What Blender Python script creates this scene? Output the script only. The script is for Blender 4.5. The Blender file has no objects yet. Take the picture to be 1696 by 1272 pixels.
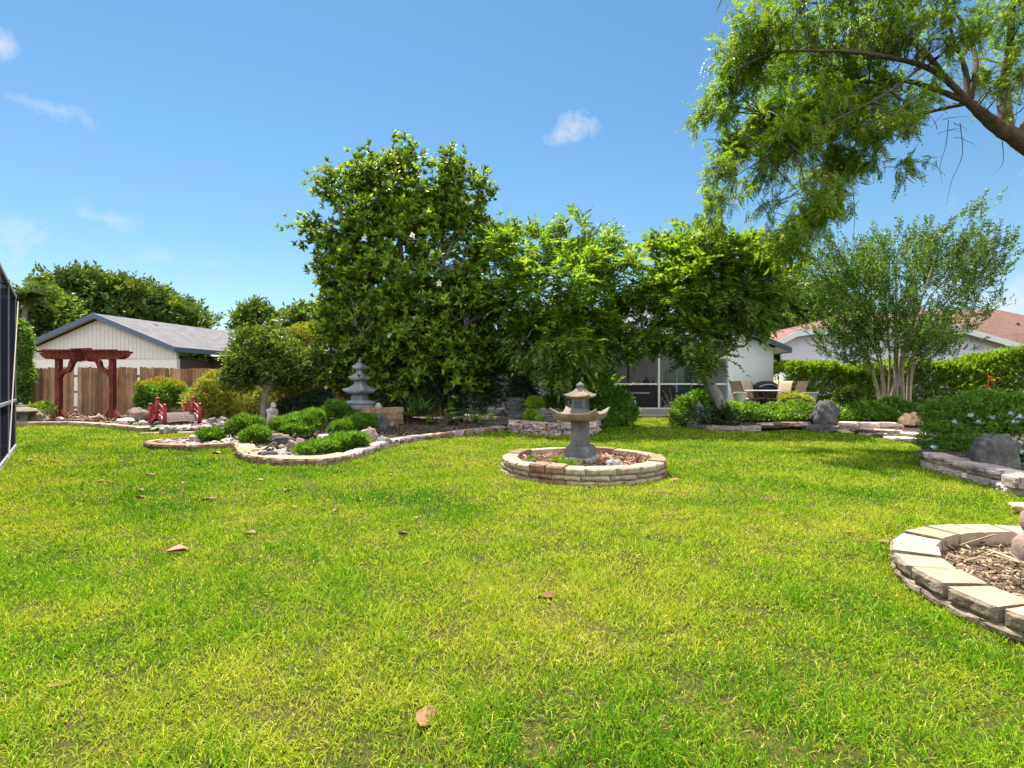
import bpy, bmesh, math, random
import numpy as np
from mathutils import Vector as V, Matrix, noise

R = math.radians
# ------------------------------------------------------------------ camera, sky, sun, exposure
H, F = 1.25, 848.0                      # eye height in metres, focal length in photo pixels (photo 1696 px wide)
S = bpy.context.scene
cam_d = bpy.data.cameras.new('camera'); cam = bpy.data.objects.new('camera', cam_d)
S.collection.objects.link(cam); S.camera = cam
cam.location = (0, 0, H); cam.rotation_euler = (R(90), 0, 0)
cam_d.sensor_width = 36; cam_d.lens = 18; cam_d.clip_start = 0.05; cam_d.clip_end = 2000

SUN_EL = R(64); SUN_AZ = math.atan2(-0.38, 0.925)       # azimuth clockwise from +Y
to_sun = V((math.cos(SUN_EL)*math.sin(SUN_AZ), math.cos(SUN_EL)*math.cos(SUN_AZ), math.sin(SUN_EL)))
sun_d = bpy.data.lights.new('sun', 'SUN'); sun = bpy.data.objects.new('sun', sun_d)
S.collection.objects.link(sun); sun_d.energy = 5.0; sun_d.angle = R(0.53); sun_d.color = (1.0, 0.95, 0.86)
sun.rotation_euler = (-to_sun).to_track_quat('-Z', 'Y').to_euler(); sun.location = to_sun*60

W = bpy.data.worlds.new('World'); S.world = W; W.use_nodes = True
wn, wl = W.node_tree.nodes, W.node_tree.links
wn.clear()
sky = wn.new('ShaderNodeTexSky'); sky.sky_type = 'NISHITA'; sky.sun_disc = False
sky.sun_elevation = SUN_EL; sky.sun_rotation = SUN_AZ
sky.altitude = 0; sky.air_density = 1.2; sky.dust_density = 0.1; sky.ozone_density = 4.0
bg = wn.new('ShaderNodeBackground'); bg.inputs['Strength'].default_value = 0.055
wo = wn.new('ShaderNodeOutputWorld')
tc = wn.new('ShaderNodeTexCoord')

def wmath(op, a, b=None, c=None):
    n = wn.new('ShaderNodeMath'); n.operation = op
    for i, x in enumerate((a, b, c)):
        if x is None: continue
        if isinstance(x, (int, float)): n.inputs[i].default_value = x
        else: wl.new(x, n.inputs[i])
    return n.outputs[0]
def wdot(v):
    n = wn.new('ShaderNodeVectorMath'); n.operation = 'DOT_PRODUCT'
    wl.new(tc.outputs['Generated'], n.inputs[0]); n.inputs[1].default_value = v
    return n.outputs['Value']
cn = wn.new('ShaderNodeTexNoise'); cn.inputs['Scale'].default_value = 22; cn.inputs['Detail'].default_value = 7; cn.inputs['Roughness'].default_value = 0.62
wl.new(tc.outputs['Generated'], cn.inputs['Vector'])
cmask = None
# small fair-weather clouds: (px, py, half width, half height, opacity) as directions
for (px, py, rw, rh, op) in [(178, 362, 46, 20, .55), (108, 186, 58, 16, .5), (36, 164, 22, 10, .45), (258, 424, 36, 16, .45), (356, 438, 16, 10, .3), (942, 210, 50, 28, .8),
                             (2, 78, 30, 24, .8), (1690, 505, 95, 42, .85), (1600, 470, 60, 22, .4), (-260, 330, 180, 60, .8), (2050, 250, 190, 70, .7), (700, -420, 260, 90, .6)]:
    d = V(((px-848)/F, 1, (636-py)/F)).normalized()
    rt = d.cross(V((0, 0, 1))).normalized(); up = rt.cross(d).normalized()
    a = wmath('MULTIPLY', wdot(rt), F/rw*1.0); b = wmath('MULTIPLY', wdot(up), F/rh*1.0)
    r2 = wmath('ADD', wmath('MULTIPLY', a, a), wmath('MULTIPLY', b, b))
    front = wmath('GREATER_THAN', wdot(d), 0.3)
    m = wmath('SUBTRACT', 1.0, wmath('SQRT', r2))
    m = wmath('ADD', m, wmath('MULTIPLY', wmath('SUBTRACT', cn.outputs['Fac'], 0.56), 3.4))
    m = wn_c = wmath('MULTIPLY', m, 0.75)
    cl = wn.new('ShaderNodeClamp'); wl.new(m, cl.inputs[0])
    m = wmath('MULTIPLY', wmath('MULTIPLY', cl.outputs[0], op), front)
    cmask = m if cmask is None else wmath('MAXIMUM', cmask, m)
# unseen bright clouds added behind and above the viewer to lift the shaded sides
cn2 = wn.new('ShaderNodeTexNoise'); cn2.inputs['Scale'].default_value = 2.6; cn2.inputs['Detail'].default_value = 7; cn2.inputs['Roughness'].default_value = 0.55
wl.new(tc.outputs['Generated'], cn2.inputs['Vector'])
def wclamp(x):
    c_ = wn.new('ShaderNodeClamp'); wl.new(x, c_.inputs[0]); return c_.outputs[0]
fill_clouds = wclamp(wmath('MULTIPLY', wmath('SUBTRACT', cn2.outputs['Fac'], 0.44), 7.0))
fill_clouds = wmath('MULTIPLY', fill_clouds, wclamp(wmath('MULTIPLY', wmath('SUBTRACT', 0.12, wdot((0, 1, 0))), 3.0)))
fill_clouds = wmath('MULTIPLY', fill_clouds, wclamp(wmath('MULTIPLY', wdot((0, 0, 1)), 12.0)))
hs = wn.new('ShaderNodeHueSaturation'); hs.inputs['Hue'].default_value = 0.491; hs.inputs['Saturation'].default_value = 1.14; hs.inputs['Value'].default_value = 1.08
wl.new(sky.outputs[0], hs.inputs['Color'])
mx = wn.new('ShaderNodeMixRGB'); wl.new(cmask, mx.inputs['Fac']); wl.new(hs.outputs[0], mx.inputs[1]); mx.inputs[2].default_value = (6.6, 6.8, 7.1, 1)
mx2 = wn.new('ShaderNodeMixRGB'); wl.new(fill_clouds, mx2.inputs['Fac']); wl.new(mx.outputs[0], mx2.inputs[1]); mx2.inputs[2].default_value = (25.0, 25.0, 25.0, 1)
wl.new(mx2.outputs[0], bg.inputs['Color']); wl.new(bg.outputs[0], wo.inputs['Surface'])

S.view_settings.view_transform = 'Standard'; S.view_settings.look = 'None'; S.view_settings.gamma = 1
S.view_settings.exposure = 1.32
S.render.engine = 'CYCLES'
cy = S.cycles
cy.max_bounces = 7; cy.diffuse_bounces = 4; cy.glossy_bounces = 2; cy.transmission_bounces = 4; cy.transparent_max_bounces = 8
cy.sample_clamp_indirect = 8; cy.use_denoising = True; cy.caustics_reflective = False; cy.caustics_refractive = False
try:
    cy.denoiser = 'OPENIMAGEDENOISE'; cy.denoising_input_passes = 'RGB_ALBEDO_NORMAL'; cy.denoising_prefilter = 'ACCURATE'
except Exception: pass

# ------------------------------------------------------------------ helpers
rng = np.random.default_rng(7); random.seed(7)
COL = S.collection
def G(px, py, z=0.0):
    Y = (H-z)*F/(py-636.0); return V(((px-848)/F*Y, Y, z))
def A(px, py, Y):
    return V(((px-848)/F*Y, Y, H-(py-636.0)/F*Y))
def tag(o, label=None, cat=None, group=None, kind=None):
    for k, v in (('label', label), ('category', cat), ('group', group), ('kind', kind)):
        if v: o[k] = v
    return o
def thing(name, label, cat, loc=(0, 0, 0), rz=0.0, group=None):
    o = bpy.data.objects.new(name, None); COL.objects.link(o); o.empty_display_size = 0.1
    o.location = loc; o.rotation_euler = (0, 0, rz)
    return tag(o, label, cat, group)
def link_mesh(name, me, mat=None, parent=None):
    o = bpy.data.objects.new(name, me); COL.objects.link(o)
    if mat is not None:
        for m in (mat if isinstance(mat, (list, tuple)) else [mat]): me.materials.append(m)
    if parent is not None:
        o.parent = parent
    return o
def np_mesh(name, v, loops, sizes, smooth=False):
    me = bpy.data.meshes.new(name)
    v = np.ascontiguousarray(v, dtype=np.float32); loops = np.asarray(loops, dtype=np.int32); sizes = np.asarray(sizes, dtype=np.int32)
    me.vertices.add(len(v)); me.vertices.foreach_set('co', v.ravel())
    me.loops.add(len(loops)); me.loops.foreach_set('vertex_index', loops)
    st = np.concatenate([[0], np.cumsum(sizes)[:-1]]).astype(np.int32)
    me.polygons.add(len(sizes)); me.polygons.foreach_set('loop_start', st)
    if smooth: me.polygons.foreach_set('use_smooth', np.ones(len(sizes), dtype=bool))
    me.update(calc_edges=True)
    return me

class MB:
    """collects shapes and links them as one mesh"""
    def __init__(s): s.v = []; s.f = []; s.m = []
    def add(s, vs, fs, mi=0):
        b = len(s.v); s.v += [tuple(p) for p in vs]; s.f += [tuple(i+b for i in f) for f in fs]; s.m += [mi]*len(fs)
    def box(s, c, d, rz=0.0, mi=0, M=None):
        x, y, z = d[0]/2, d[1]/2, d[2]/2
        vs = [V((sx*x, sy*y, sz*z)) for sz in (-1, 1) for sy in (-1, 1) for sx in (-1, 1)]
        T = M if M is not None else Matrix.Rotation(rz, 3, 'Z')
        vs = [T @ p + V(c) for p in vs]
        s.add(vs, [(0, 2, 3, 1), (4, 5, 7, 6), (0, 1, 5, 4), (2, 6, 7, 3), (0, 4, 6, 2), (1, 3, 7, 5)], mi)
    def bar(s, a, b, w, h, mi=0):
        a, b = V(a), V(b); d = b-a; L = d.length; d.normalize()
        u = V((0, 0, 1)) if abs(d.z) < .95 else V((0, 1, 0))
        x = d.cross(u).normalized(); z = x.cross(d)
        M = Matrix((x, d, z)).transposed()
        s.box((a+b)/2, (w, L, h), mi=mi, M=M)
    def tube(s, pts, rad, n=8, mi=0, cap=True):
        pts = [V(p) for p in pts]; k = len(pts)
        if isinstance(rad, (int, float)): rad = [rad]*k
        elif len(rad) == 2 and k != 2: rad = [rad[0]+(rad[1]-rad[0])*i/(k-1) for i in range(k)]
        vs = []; x = None
        for i, p in enumerate(pts):
            d = (pts[min(i+1, k-1)]-pts[max(i-1, 0)]).normalized()
            if x is None: x = d.orthogonal().normalized()
            else:
                x = x - d*x.dot(d)
                x = x.normalized() if x.length > 1e-6 else d.orthogonal().normalized()
            y = d.cross(x)
            for j in range(n):
                a = 2*math.pi*j/n; vs.append(p + (x*math.cos(a)+y*math.sin(a))*rad[i])
        fs = [(i*n+j, i*n+(j+1) % n, (i+1)*n+(j+1) % n, (i+1)*n+j) for i in range(k-1) for j in range(n)]
        if cap: fs += [tuple(range(n))[::-1], tuple((k-1)*n+j for j in range(n))]
        s.add(vs, fs, mi)
    def loft(s, rings, mi=0, cap=True):
        n = len(rings[0]); vs = [p for r in rings for p in r]; k = len(rings)
        fs = [(i*n+j, i*n+(j+1) % n, (i+1)*n+(j+1) % n, (i+1)*n+j) for i in range(k-1) for j in range(n)]
        if cap: fs += [tuple(range(n))[::-1], tuple((k-1)*n+j for j in range(n))]
        s.add(vs, fs, mi)
    def lathe(s, prof, n=16, c=(0, 0, 0), mi=0):
        s.loft([[V((c[0]+r*math.cos(2*math.pi*j/n), c[1]+r*math.sin(2*math.pi*j/n), c[2]+z)) for j in range(n)] for r, z in prof], mi)
    def prism(s, pts, dv, mi=0):
        pts = [V(p) for p in pts]; n = len(pts); dv = V(dv)
        s.add(pts+[p+dv for p in pts], [tuple(range(n))[::-1], tuple(range(n, 2*n))]+[(i, (i+1) % n, n+(i+1) % n, n+i) for i in range(n)], mi)
    def build(s, name, mat, parent=None, smooth=False, bevel=0.0, angle=40):
        me = bpy.data.meshes.new(name); me.from_pydata(s.v, [], s.f)
        o = link_mesh(name, me, mat, parent)
        me.polygons.foreach_set('material_index', s.m)
        bm = bmesh.new(); bm.from_mesh(me); bmesh.ops.recalc_face_normals(bm, faces=bm.faces); bm.to_mesh(me); bm.free()
        if smooth: me.polygons.foreach_set('use_smooth', [True]*len(me.polygons))
        if bevel > 0:
            b = o.modifiers.new('bevel', 'BEVEL'); b.width = bevel; b.segments = 2; b.limit_method = 'ANGLE'; b.angle_limit = R(angle)
        me.update()
        return o

# ------------------------------------------------------------------ materials
def new_mat(name):
    m = bpy.data.materials.new(name); m.use_nodes = True
    nt = m.node_tree; return m, nt, nt.nodes['Principled BSDF'], nt.nodes['Material Output']
def c4(c): return (c[0], c[1], c[2], 1)
def ramp(nt, fac, stops, interp='LINEAR'):
    r = nt.nodes.new('ShaderNodeValToRGB'); e = r.color_ramp.elements; r.color_ramp.interpolation = interp
    while len(e) < len(stops): e.new(0.5)
    for el, (p, c) in zip(e, stops): el.position = p; el.color = c4(c)
    nt.links.new(fac, r.inputs[0]); return r.outputs[0]
def noise_tex(nt, scale, detail=5, rough=.6, vec=None, coord='Object'):
    t = nt.nodes.new('ShaderNodeTexCoord'); n = nt.nodes.new('ShaderNodeTexNoise')
    n.inputs['Scale'].default_value = scale; n.inputs['Detail'].default_value = detail; n.inputs['Roughness'].default_value = rough
    nt.links.new(vec if vec is not None else t.outputs[coord], n.inputs['Vector']); return n
def mixrgb(nt, fac, a, b, mode='MIX'):
    n = nt.nodes.new('ShaderNodeMixRGB'); n.blend_type = mode
    for i, x in ((0, fac), (1, a), (2, b)):
        if isinstance(x, (int, float)): n.inputs[i].default_value = x
        elif isinstance(x, tuple): n.inputs[i].default_value = c4(x)
        else: nt.links.new(x, n.inputs[i])
    return n.outputs[0]
def bump(nt, h, strength, dist, pb):
    b = nt.nodes.new('ShaderNodeBump'); b.inputs['Strength'].default_value = strength; b.inputs['Distance'].default_value = dist
    nt.links.new(h, b.inputs['Height']); nt.links.new(b.outputs[0], pb.inputs['Normal'])
def stone(name, cols, scale=6, bstr=.6, bdist=.02, rough=.9, coord='Object', island=0.25, fine=40):
    m, nt, p, o = new_mat(name)
    n1 = noise_tex(nt, scale, 8, .65, coord=coord); n2 = noise_tex(nt, fine, 4, .7, coord=coord)
    f = mixrgb(nt, .35, n1.outputs['Fac'], n2.outputs['Fac'])
    k = len(cols)
    c = ramp(nt, f, [(.3+.4*i/(k-1), c) for i, c in enumerate(cols)])
    if island:
        g = nt.nodes.new('ShaderNodeObjectInfo')
        v = ramp(nt, g.outputs['Random'], [(0, (1-island,)*3), (1, (1+island*.6,)*3)])
        c = mixrgb(nt, 1.0, c, v, 'MULTIPLY')
    nt.links.new(c, p.inputs['Base Color']); p.inputs['Roughness'].default_value = rough
    p.inputs['Specular IOR Level'].default_value = .25
    bump(nt, f, bstr, bdist, p); return m
def leafm(name, cols, trans=.35, rough=.42, var=.35, vscale=1.2, tcol=(1.7, 1.6, .4), spec=.35):
    m, nt, p, o = new_mat(name)
    g = nt.nodes.new('ShaderNodeNewGeometry')
    k = len(cols)
    c = ramp(nt, g.outputs['Random Per Island'], [(i/(k-1), c) for i, c in enumerate(cols)])
    n = noise_tex(nt, vscale, 3, .6)
    v = ramp(nt, n.outputs['Fac'], [(.3, (1-var,)*3), (.7, (1+var,)*3)])
    c = mixrgb(nt, 1.0, c, v, 'MULTIPLY')
    nt.links.new(c, p.inputs['Base Color']); p.inputs['Roughness'].default_value = rough; p.inputs['Specular IOR Level'].default_value = spec
    t = nt.nodes.new('ShaderNodeBsdfTranslucent')
    nt.links.new(mixrgb(nt, 1.0, c, tcol, 'MULTIPLY'), t.inputs['Color'])
    ms = nt.nodes.new('ShaderNodeMixShader'); ms.inputs[0].default_value = trans
    nt.links.new(p.outputs[0], ms.inputs[1]); nt.links.new(t.outputs[0], ms.inputs[2]); nt.links.new(ms.outputs[0], o.inputs[0])
    return m
def plain(name, col, rough=.6, spec=.3, metal=0.0, var=.12, scale=8, bstr=0.0):
    m, nt, p, o = new_mat(name)
    n = noise_tex(nt, scale, 5, .6)
    c = ramp(nt, n.outputs['Fac'], [(.3, tuple(x*(1-var) for x in col)), (.7, tuple(x*(1+var) for x in col))])
    nt.links.new(c, p.inputs['Base Color']); p.inputs['Roughness'].default_value = rough; p.inputs['Metallic'].default_value = metal
    p.inputs['Specular IOR Level'].default_value = spec
    if bstr: bump(nt, n.outputs['Fac'], bstr, .01, p)
    return m

M_bark = stone('bark_brown', [(.07, .055, .04), (.17, .135, .1), (.26, .22, .17)], 7, 1.0, .03, island=0)
M_barkd = stone('bark_dark', [(.03, .022, .016), (.085, .062, .045), (.16, .125, .095)], 7, 1.0, .03, island=0)
M_barkp = stone('bark_pale', [(.16, .12, .08), (.3, .24, .17), (.42, .36, .28)], 5, .5, .015, island=0)
M_barkg = stone('bark_grey', [(.12, .11, .10), (.24, .22, .20), (.34, .32, .29)], 6, .9, .02, island=0)
M_granite = stone('rock_grey', [(.10, .095, .09), (.22, .21, .20), (.36, .34, .32)], 5, .9, .05, fine=22)
M_darkgranite = stone('rock_dark_grey', [(.05, .05, .048), (.11, .108, .10), (.21, .20, .185)], 4, .9, .05, fine=18)
M_lava = stone('rock_dark', [(.03, .03, .032), (.085, .082, .085), (.17, .16, .16)], 6, 1.0, .06, fine=25)
M_brownrock = stone('rock_brown', [(.12, .085, .065), (.26, .19, .15), (.42, .34, .28)], 5, .9, .04, fine=25)
M_whiterock = stone('rock_white', [(.26, .22, .18), (.44, .38, .33), (.58, .52, .47)], 5, .8, .04, fine=25)
M_tanrock = stone('rock_tan', [(.34, .22, .11), (.55, .38, .22), (.72, .55, .36)], 5, .8, .04, fine=25)
M_tanblock = stone('block_tan', [(.25, .17, .10), (.40, .285, .18), (.50, .38, .26)], 5, .6, .015, fine=60)
M_creamblock = stone('block_cream', [(.20, .145, .095), (.37, .285, .195), (.48, .385, .275)], 5, .5, .012, fine=60)
M_brownblock = stone('block_brown', [(.17, .105, .07), (.28, .175, .115), (.37, .245, .165)], 5, .6, .015, fine=60)
M_purpblock = stone('block_mauve', [(.18, .14, .135), (.34, .27, .255), (.50, .42, .39)], 5, .7, .02, fine=45)
M_pinkblock = stone('block_pink', [(.28, .19, .16), (.48, .36, .31), (.66, .55, .49)], 6, .7, .02, fine=40)
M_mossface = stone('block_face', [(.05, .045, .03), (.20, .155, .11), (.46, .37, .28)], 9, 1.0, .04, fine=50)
M_lantern = stone('lantern_cast_stone', [(.035, .037, .042), (.10, .102, .11), (.15, .15, .155), (.30, .29, .27)], 5, .5, .01, fine=50, island=0)
M_lanterntan = stone('lantern_tan_stone', [(.05, .045, .037), (.15, .122, .09), (.225, .185, .138), (.35, .295, .225)], 5, .5, .01, fine=50, island=0)
M_pagoda = stone('pagoda_stone', [(.07, .08, .10), (.17, .185, .21), (.36, .36, .35)], 5, .6, .015, fine=35, island=0)
m, nt, p, o = new_mat('red_stain'); M_red = m
tcx = nt.nodes.new('ShaderNodeTexCoord'); mp = nt.nodes.new('ShaderNodeMapping'); mp.inputs['Scale'].default_value = (7, 22, 2.2); nt.links.new(tcx.outputs['Object'], mp.inputs[0])
n = noise_tex(nt, 2.2, 6, .65, vec=mp.outputs[0]); n2 = noise_tex(nt, 1.3, 4, .6)
c = ramp(nt, n.outputs['Fac'], [(.3, (.05, .012, .010)), (.5, (.13, .024, .017)), (.72, (.24, .07, .05))])
c = mixrgb(nt, 1.0, c, ramp(nt, n2.outputs['Fac'], [(.3, (.65,)*3), (.7, (1.3,)*3)]), 'MULTIPLY'); nt.links.new(c, p.inputs['Base Color']); p.inputs['Roughness'].default_value = .75; p.inputs['Specular IOR Level'].default_value = .2
bump(nt, n.outputs['Fac'], .5, .008, p)
M_redpaint = plain('red_paint', (.30, .028, .035), .45, .35, var=.2, scale=12)
M_white = plain('white_paint', (.78, .79, .80), .5, .3, var=.04)
M_alum = plain('aluminium', (.55, .56, .57), .4, .4, metal=.3, var=.05)
M_black = plain('black_cover', (.012, .013, .018), .45, .4, var=.3, scale=5, bstr=.3)
M_darkmetal = plain('dark_metal', (.09, .075, .06), .45, .4, metal=.4)
M_sling = plain('tan_sling', (.52, .40, .26), .7, .2, var=.08, scale=30)
M_concrete = stone('patio_concrete', [(.36, .335, .31), (.45, .42, .39), (.52, .49, .46)], 2, .2, .005, island=0)
M_pot = plain('cream_pot', (.55, .54, .44), .6, .3, var=.12)
M_potg = plain('grey_pot', (.42, .43, .42), .6, .3, var=.12)
M_terra = plain('terracotta', (.42, .19, .08), .7, .2, var=.2)
M_dark = plain('dark_interior', (.05, .045, .045), .7, .2, var=.25)
M_wicker = plain('dark_wicker', (.035, .02, .016), .6, .3, var=.4, scale=30)

def mulch_mat(name, cols, scale=26):
    m, nt, p, o = new_mat(name)
    t = nt.nodes.new('ShaderNodeTexCoord')
    vo = nt.nodes.new('ShaderNodeTexVoronoi'); vo.inputs['Scale'].default_value = scale
    n0 = noise_tex(nt, 9, 3, .6); 
    nt.links.new(mixrgb(nt, .12, t.outputs['Object'], n0.outputs['Color']), vo.inputs['Vector'])
    n2 = noise_tex(nt, 1.6, 4, .6)
    c = ramp(nt, vo.outputs['Color'], [(.15, cols[0]), (.5, cols[1]), (.85, cols[2])])
    c = mixrgb(nt, 1.0, c, ramp(nt, n2.outputs['Fac'], [(.3, (.65,)*3), (.7, (1.3,)*3)]), 'MULTIPLY')
    nt.links.new(c, p.inputs['Base Color']); p.inputs['Roughness'].default_value = .95; p.inputs['Specular IOR Level'].default_value = .1
    bump(nt, vo.outputs['Distance'], 1.0, .03, p); return m
M_mulchd = mulch_mat('mulch_dark', [(.03, .022, .018), (.075, .055, .042), (.15, .11, .085)])
M_mulchr = mulch_mat('mulch_red', [(.10, .05, .03), (.22, .115, .07), (.36, .21, .14)], 40)
M_mulcht = mulch_mat('mulch_tan', [(.09, .058, .04), (.18, .12, .078), (.30, .21, .135)], 30)
M_chipr = leafm('bark_chip_red', [(.09, .04, .022), (.24, .12, .07), (.40, .25, .16)], 0.0, .9, .2)
M_chipt = leafm('bark_chip_tan', [(.06, .036, .024), (.17, .108, .066), (.30, .21, .13), (.42, .31, .19)], 0.0, .9, .2)
M_chipd = leafm('bark_chip_dark', [(.035, .026, .02), (.09, .065, .05), (.24, .17, .12)], 0.0, .9, .2)

# ------------------------------------------------------------------ leaves
def leaf_t(w=.4, fold=.12, droop=.1, base=0.0, full=False):
    if full:
        v = [(0, 0, 0), (-w/2, .45, fold), (0, 1, -droop), (w/2, .45, fold), (0, .5, 0.02)]
        return np.array(v, float), [(0, 3, 4), (3, 2, 4), (0, 4, 1), (4, 2, 1)]
    return np.array([(0, 0, 0), (w/2, .45, fold), (0, 1, -droop), (-w/2, .45, fold)], float), [(0, 1, 2), (0, 2, 3)]
def rotm(ax, a): return np.array(Matrix.Rotation(a, 3, ax))
def combine(parts):
    vs, fs, b = [], [], 0
    for v, f in parts:
        vs.append(v); fs += [tuple(i+b for i in q) for q in f]; b += len(v)
    return np.concatenate(vs), fs
def rosette_t(k=9, w=.36, seed=1, full=True, tilt=(.1, 1.0)):
    r = random.Random(seed); ps = []
    for i in range(k):
        v, f = leaf_t(w*r.uniform(.85, 1.15), .1, r.uniform(.02, .16), full=full)
        v = v*r.uniform(.75, 1.05); t = r.uniform(*tilt)
        v = v @ rotm('X', t).T @ rotm('Z', 2*math.pi*i/k*1.618*2+r.uniform(-.3, .3)).T
        ps.append((v, f))
    return combine(ps)
def sprig_t(k=7, w=.5, L=.45, seed=1, spread=1.0):
    r = random.Random(seed); ps = []
    for i in range(k):
        v, f = leaf_t(w, .1, r.uniform(0, .2)); v = v*L*r.uniform(.7, 1.1)
        a = r.uniform(.5, 1.1)*spread*(-1 if i % 2 else 1)
        v = v @ rotm('Y', r.uniform(-.9, .9)).T @ rotm('X', r.uniform(-.5, .6)).T @ rotm('Z', a).T + np.array([0, (i+.3)/k*.75, 0])
        ps.append((v, f))
    return combine(ps)
def frond_t(n=7, lw=.1, ll=.3, droop=.25, seed=1, rachis=.012):
    r = random.Random(seed); ps = []
    for i in range(n):
        y = .12+.86*i/n; z = -droop*y*y
        for sgn in (-1, 1):
            v, f = leaf_t(lw/ll, .04, r.uniform(.1, .3)); v = v*ll*math.sin(math.pi*(.18+.72*i/n))**.6*r.uniform(.85, 1.1)
            v = v @ rotm('Y', r.uniform(-.3, .3)).T @ rotm('Z', -sgn*r.uniform(.95, 1.2)).T + np.array([0, y, z]); ps.append((v, f))
    v, f = leaf_t(lw/ll, .04, .2); ps.append((v*ll*.8+np.array([0, .98, -droop]), f))
    if rachis:
        ps.append((np.array([(-rachis, 0, 0), (rachis, 0, 0), (rachis*.6, .5, -droop*.25), (-rachis*.6, .5, -droop*.25), (0, 1, -droop)]), [(0, 1, 2, 3), (3, 2, 4)]))
    return combine(ps)
def tuft_t(k=9, seed=1, w=.16, spread=.8):
    r = random.Random(seed); ps = []
    for i in range(k):
        v, f = leaf_t(w, .03, -.1); v = v*r.uniform(.6, 1.05)
        v = v @ rotm('Y', r.uniform(0, 3)).T @ rotm('X', r.uniform(-spread, spread)).T @ rotm('Z', r.uniform(-spread, spread)).T
        ps.append((v, f))
    return combine(ps)
def unit(a): return a/np.maximum(np.linalg.norm(a, axis=-1, keepdims=True), 1e-9)
def frames(d, n, s):
    d = unit(d); x = unit(np.cross(d, n)); n2 = np.cross(x, d)
    return np.stack([x, d, n2], axis=-1)*np.asarray(s)[:, None, None]
class Cloud:
    def __init__(s): s.v = []; s.l = []; s.s = []; s.b = 0
    def add(s, tm, pts, d, n, size):
        if len(pts) == 0: return
        tv, tf = tm; N = len(pts); size = np.broadcast_to(np.asarray(size, float), (N,))
        M = frames(d, n, size); v = np.einsum('nij,kj->nki', M, tv)+np.asarray(pts)[:, None, :]
        L = np.array([i for f in tf for i in f]); k = len(tv)
        s.v.append(v.reshape(-1, 3)); s.l.append((L[None]+(np.arange(N)*k)[:, None]).ravel()+s.b); s.s.append(np.tile([len(f) for f in tf], N)); s.b += N*k
    def build(s, name, mat, parent=None, origin=None):
        v = np.concatenate(s.v)
        if origin is not None: v = v-np.array(origin)
        o = link_mesh(name, np_mesh(name, v, np.concatenate(s.l), np.concatenate(s.s)), mat, parent)
        if origin is not None: o.location = origin
        return o
def rdir(n): return unit(rng.normal(size=(n, 3)))
UP = np.array([0, 0, 1.0])
def shell(c, r, n, inner=.55, low=-1.0):
    u = rdir(n)
    if low > -1: u[:, 2] = np.where(u[:, 2] < low, -u[:, 2]*.6, u[:, 2]); u = unit(u)
    ph = rng.uniform(0, 6.28, (4, 3)); fr = rng.uniform(2, 5, (4, 3))
    bumpy = sum(np.sin(u @ fr[i]*1.0+ph[i, 0])*.055 for i in range(4))
    rad = (inner+(1-inner)*rng.random(n)**.6)*(1+bumpy)
    return np.asarray(c)+u*np.asarray(r)*rad[:, None], unit(u/np.asarray(r))
def leaves_at(cl, tms, pts, out, size, up=.5, rnd=.7, outw=.8, nup=1.0, nout=.5, nrnd=.5, sv=.25, axis=False):
    n = len(pts); pick = rng.integers(0, len(tms), n)
    d = out*outw+UP*up+rdir(n)*rnd; nn = UP*nup+out*nout+rdir(n)*nrnd
    if axis: d, nn = np.cross(rdir(n), d), d
    s = size*(1+rng.uniform(-sv, sv, n))
    for k, t in enumerate(tms):
        m = pick == k; cl.add(t, pts[m], d[m], nn[m], s[m])
def subclumps(ells, M, inner=.6):
    w = np.array([e[1][0]*e[1][2] for e in ells]); w /= w.sum()
    cs, us = [], []
    for e, k in zip(ells, rng.multinomial(M, w)):
        if k:
            p, u = shell(e[0], e[1], k, inner); cs.append(p); us.append(u)
    return np.concatenate(cs), np.concatenate(us)
def ell(px, py, rx, ry, Y, rd=None):
    c = A(px, py, Y); k = Y/F
    return (np.array(c), np.array([rx*k, (rd if rd is not None else rx*k), ry*k]))
def foliage(cl, tms, ells, M, per, crad, size, inner=.6, flat=.6, **kw):
    cs, us = subclumps(ells, M, inner)
    n = len(cs); rep = np.repeat(np.arange(n), per)
    o = rng.normal(size=(n*per, 3))*.55; r = crad*(.6+.7*rng.random(n))[rep][:, None]
    pts = cs[rep]+o*r*np.array([1, 1, flat])
    leaves_at(cl, tms, pts, unit(us[rep]*.9+o*.8), size, **kw)
    return cs
def curve_pts(a, b, sag=0.0, k=5, wob=.0):
    a, b = V(a), V(b); L = (b-a).length; out = []
    for i in range(k+1):
        t = i/k; p = a.lerp(b, t)+V((0, 0, sag*L*math.sin(math.pi*t)))
        if 0 < i < k: p += V((random.uniform(-1, 1), random.uniform(-1, 1), random.uniform(-1, 1)))*wob*L
        out.append(p)
    return out
def smooth_path(pts, sub=4):
    pts = [V(p) for p in pts]; out = []
    for i in range(len(pts)-1):
        p0, p1, p2, p3 = pts[max(i-1, 0)], pts[i], pts[i+1], pts[min(i+2, len(pts)-1)]
        for j in range(sub):
            t = j/sub; out.append(.5*((2*p1)+(p2-p0)*t+(2*p0-5*p1+4*p2-p3)*t*t+(3*p1-p0-3*p2+p3)*t**3))
    return out+[pts[-1]]
def limbs(mb, trunks, targets, r0=.03, r1=.006, maxn=60, n=5, wob=.05, sag=.05, pen=2.0, maxl=9):
    """branches from the nearest lower point of the trunks out to foliage clumps"""
    tp = [p for path in trunks for p in path]
    idx = list(range(len(targets))); random.shuffle(idx)
    for i in idx[:maxn]:
        t = V(targets[i])
        b = min(tp, key=lambda p: (p-t).length+max(0, p.z-t.z+.2)*pen)
        if (b-t).length > maxl: continue
        mb.tube(curve_pts(b, t, sag, 4, wob), (r0, r1), n, cap=False)

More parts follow.
